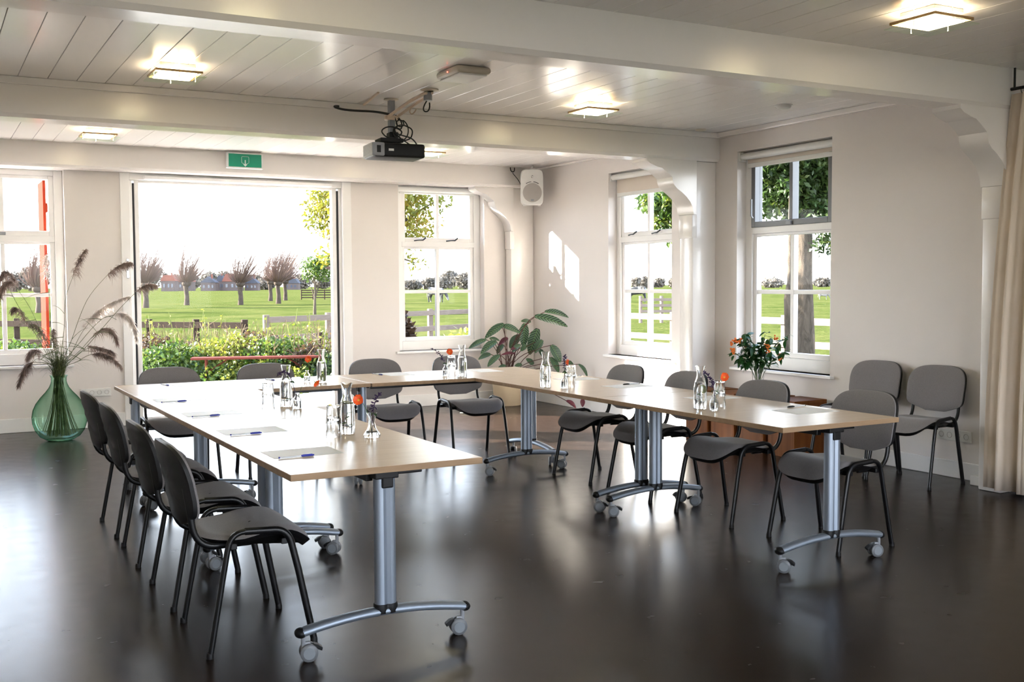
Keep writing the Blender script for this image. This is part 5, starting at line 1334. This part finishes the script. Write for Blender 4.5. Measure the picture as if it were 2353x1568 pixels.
for i, (px, pt, wd, lab) in enumerate(FT): far_tree(px, pt, wd, (380 if px > 900 or px < 200 else 440) + 45*(i % 3), lab, 70+i)

# village houses
def house(px, wpx, eave, ridge, d, roof, label, rz=0.0):
    d *= 1.45; k = d/F_PX; w_ = wpx*k; b0 = at_d(px, d, GZ); e_ = (656-eave)*k+1.435-GZ; rg = (656-ridge)*k+1.435-GZ
    s = thing('village_house', label, 'house', b0, -YAW + rz, 'village houses on the horizon')
    dp = w_*0.8
    MB().box(-w_/2, w_/2, 0, dp, 0, e_).build('wall', 'house_wall', s)
    MB().prism([(-w_*.55, e_), (w_*.55, e_), (0, rg)] if rz else [(-w_*.55, e_-.1), (w_*.55, e_-.1), (w_*.32, rg), (-w_*.32, rg)], -dp*.05, dp*1.05, 'y').build('roof', roof, s)
    for q in (-.28, 0.05, .3): MB().box(w_*q-w_*.06, w_*q+w_*.06, -0.12, 0.02, e_*.35, e_*.7).build('window', 'house_glass', s)
    MB().box(w_*.12, w_*.22, dp*.4, dp*.55, e_, rg+.8).build('chimney', 'house_roof', s)
house(386, 32, 643, 630, 250, 'house_roof', 'distant farmhouse with a pyramid red roof beside the second willow')
house(424, 34, 645, 634, 262, 'house_roof', 'distant house with a red roof behind the second willow')
house(478, 34, 648, 634, 255, 'house_roof_dark', 'distant dark gabled house between the second and middle willow', 0.01)
house(506, 16, 645, 632, 265, 'house_roof_dark', 'narrow distant house with a dark roof beside the big red roof')
house(532, 40, 645, 628, 258, 'house_roof', 'distant farmhouse with the largest red roof beside the middle willow')
house(577, 30, 650, 634, 262, 'house_roof_dark', 'distant dark barn behind the middle willow', 0.01)
house(668, 34, 650, 640, 300, 'house_roof_dark', 'faint distant barn behind the willow cluster')

# post and rail fence round the garden
def fence(label, pts, rails, h, mat):
    s = thing('rail_fence', label, 'fence', pts[0], 0, 'wooden rail fences'); o0 = Vector(pts[0])
    P_ = [Vector(p)-o0 for p in pts]
    for p in P_: MB().box(p.x-.055, p.x+.055, p.y-.055, p.y+.055, -.1, h+.06).build('post', mat, s, bevel=.004)
    for a, b_ in zip(P_, P_[1:]):
        d_ = (b_-a); L = d_.length; ang = math.atan2(d_.y, d_.x)
        for z_ in rails:
            o = MB().box(0, L, -.018, .018, z_-.06, z_+.06).build('rail', mat, s, bevel=.003)
            o.location = a + Vector((0, 0, 0)) + Vector((math.sin(ang)*.075, -math.cos(ang)*.075, 0)); o.rotation_euler = (0, 0, ang)
def line_pts(pa, pb, n): return [tuple(Vector(pa).lerp(Vector(pb), i/n)) for i in range(n+1)]
fence('pale wooden rail fence behind the garden bed', line_pts(at_d(610, 21.5, GZ), at_d(1085, 27.8, GZ), 4), (0.62, 1.0), 1.04, 'fence_wood')
fence('pale wooden rail fence outside the two side windows', line_pts(at_d(1110, 27.5, GZ), at_d(1548, 21.2, GZ), 3) + line_pts(at_d(1548, 21.2, GZ), at_d(1960, 17.6, GZ), 3)[1:], (0.62, 1.02), 1.06, 'fence_wood')
fence('weathered dark rail fence seen through the reed window', line_pts(at_d(-60, 22.5, GZ), at_d(560, 20.5, GZ), 6), (0.55, 0.93), 0.98, 'post_wood')
fence('wooden hurdle standing in the meadow', line_pts(at_d(692, 128, GZ), at_d(772, 128, GZ), 3), (0.25, 0.55, .85, 1.1), 1.15, 'post_wood')
fence('wooden field gate far behind the rail fence', line_pts(at_d(1472, 46, GZ), at_d(1568, 46, GZ), 2), (0.25, 0.5, .75, 1.0), 1.1, 'fence_wood')
for px, h, lab in ((735, 0.95, 'old wooden stake in the garden bed beside the carafe'), (381, 0.9, 'old wooden stake in the garden bed near the vase end'), (566, 0.85, 'old wooden stake in the garden bed above the red bench')):
    p = Vector(at_d(px, 16.4, GZ))
    o = MB().tube([(0, 0, -.1), (.01, 0, h*.5), (0, 0, h), (0, 0, h+.02)], [.05, .048, .045, .03], 8).build('wooden_stake', 'post_wood', smooth=50); o.location = p; tag(o, lab, 'stake', 'wooden stakes in the garden')

# pylon
b0 = at_d(1521, 700, GZ); t = thing('pylon', 'faint steel power pylon on the horizon', 'pylon', b0, -YAW)
for sx in (-1, 1):
    for sy in (-1, 1): MB().tube([(sx*3, sy*3, 0), (sx*.6, sy*.6, 10.5)], .12, 4).build('leg', 'pylon_steel', t)
for z_, w_ in ((6.5, 3.2), (8.2, 2.6), (9.8, 1.8)): MB().box(-w_, w_, -.12, .12, z_-.1, z_+.1).build('cross_arm', 'pylon_steel', t)

# cows
def cow(px, py, d, face, label, graze=True, name='cow', sc=1.0, hide='cow_hide'):
    b0 = Vector(at_d(px, d, GZ)); t = thing(name, label, name, b0, -YAW + face, 'animals grazing in the meadow'); t.scale = (sc, sc, sc)
    J = {'rump': (-.75, 0, 1.12, .30), 'loin': (-.35, 0, 1.13, .36), 'chest': (.35, 0, 1.05, .37), 'shoulder': (.62, 0, 1.12, .28), 'neck': (.95, 0, .98 if graze else 1.25, .17), 'poll': (1.18, 0, .55 if graze else 1.42, .13), 'muzzle': (1.30, 0, .22 if graze else 1.22, .085)}
    for s in (-1, 1):
        n_ = 'r' if s > 0 else 'l'
        J['hip'+n_] = (-.68, s*.17, .85, .17); J['hock'+n_] = (-.80, s*.18, .45, .075); J['hfet'+n_] = (-.74, s*.18, .04, .06)
        J['elb'+n_] = (.50, s*.17, .75, .13); J['kne'+n_] = (.52, s*.17, .40, .065); J['ffet'+n_] = (.52, s*.17, .04, .055)
        J['ear'+n_] = (1.10, s*.17, (.66 if graze else 1.50), .04)
    J['tail1'] = (-1.02, 0, 1.05, .04); J['tail2'] = (-1.06, 0, .50, .03)
    E_ = [('rump', 'loin'), ('loin', 'chest'), ('chest', 'shoulder'), ('shoulder', 'neck'), ('neck', 'poll'), ('poll', 'muzzle'), ('rump', 'tail1'), ('tail1', 'tail2')]
    for n_ in 'lr': E_ += [('rump', 'hip'+n_), ('hip'+n_, 'hock'+n_), ('hock'+n_, 'hfet'+n_), ('chest', 'elb'+n_), ('elb'+n_, 'kne'+n_), ('kne'+n_, 'ffet'+n_), ('poll', 'ear'+n_)]
    ks = list(J); me = bpy.data.meshes.new('cow_body'); me.from_pydata([J[k][:3] for k in ks], [(ks.index(a), ks.index(b_)) for a, b_ in E_], [])
    o = obj('body', me, hide, t)
    sk = o.modifiers.new('skin', 'SKIN')
    if not me.skin_vertices: me.skin_vertices.new()
    for i, k in enumerate(ks): me.skin_vertices[0].data[i].radius = (J[k][3], J[k][3])
    me.skin_vertices[0].data[ks.index('loin')].use_root = True
    o.modifiers.new('smooth', 'SUBSURF').render_levels = 1
    return t
cow(1003, 690, 100, -0.5, 'black and white cow grazing behind the bar of the loudspeaker window')
cow(1462, 680, 95, PI-.2, 'black and white cow at the frame of the lowered blind window')
cow(1893, 690, 105, -.3, 'pale sheep grazing beyond the stout tree', name='sheep', sc=0.5, hide='cow_white')
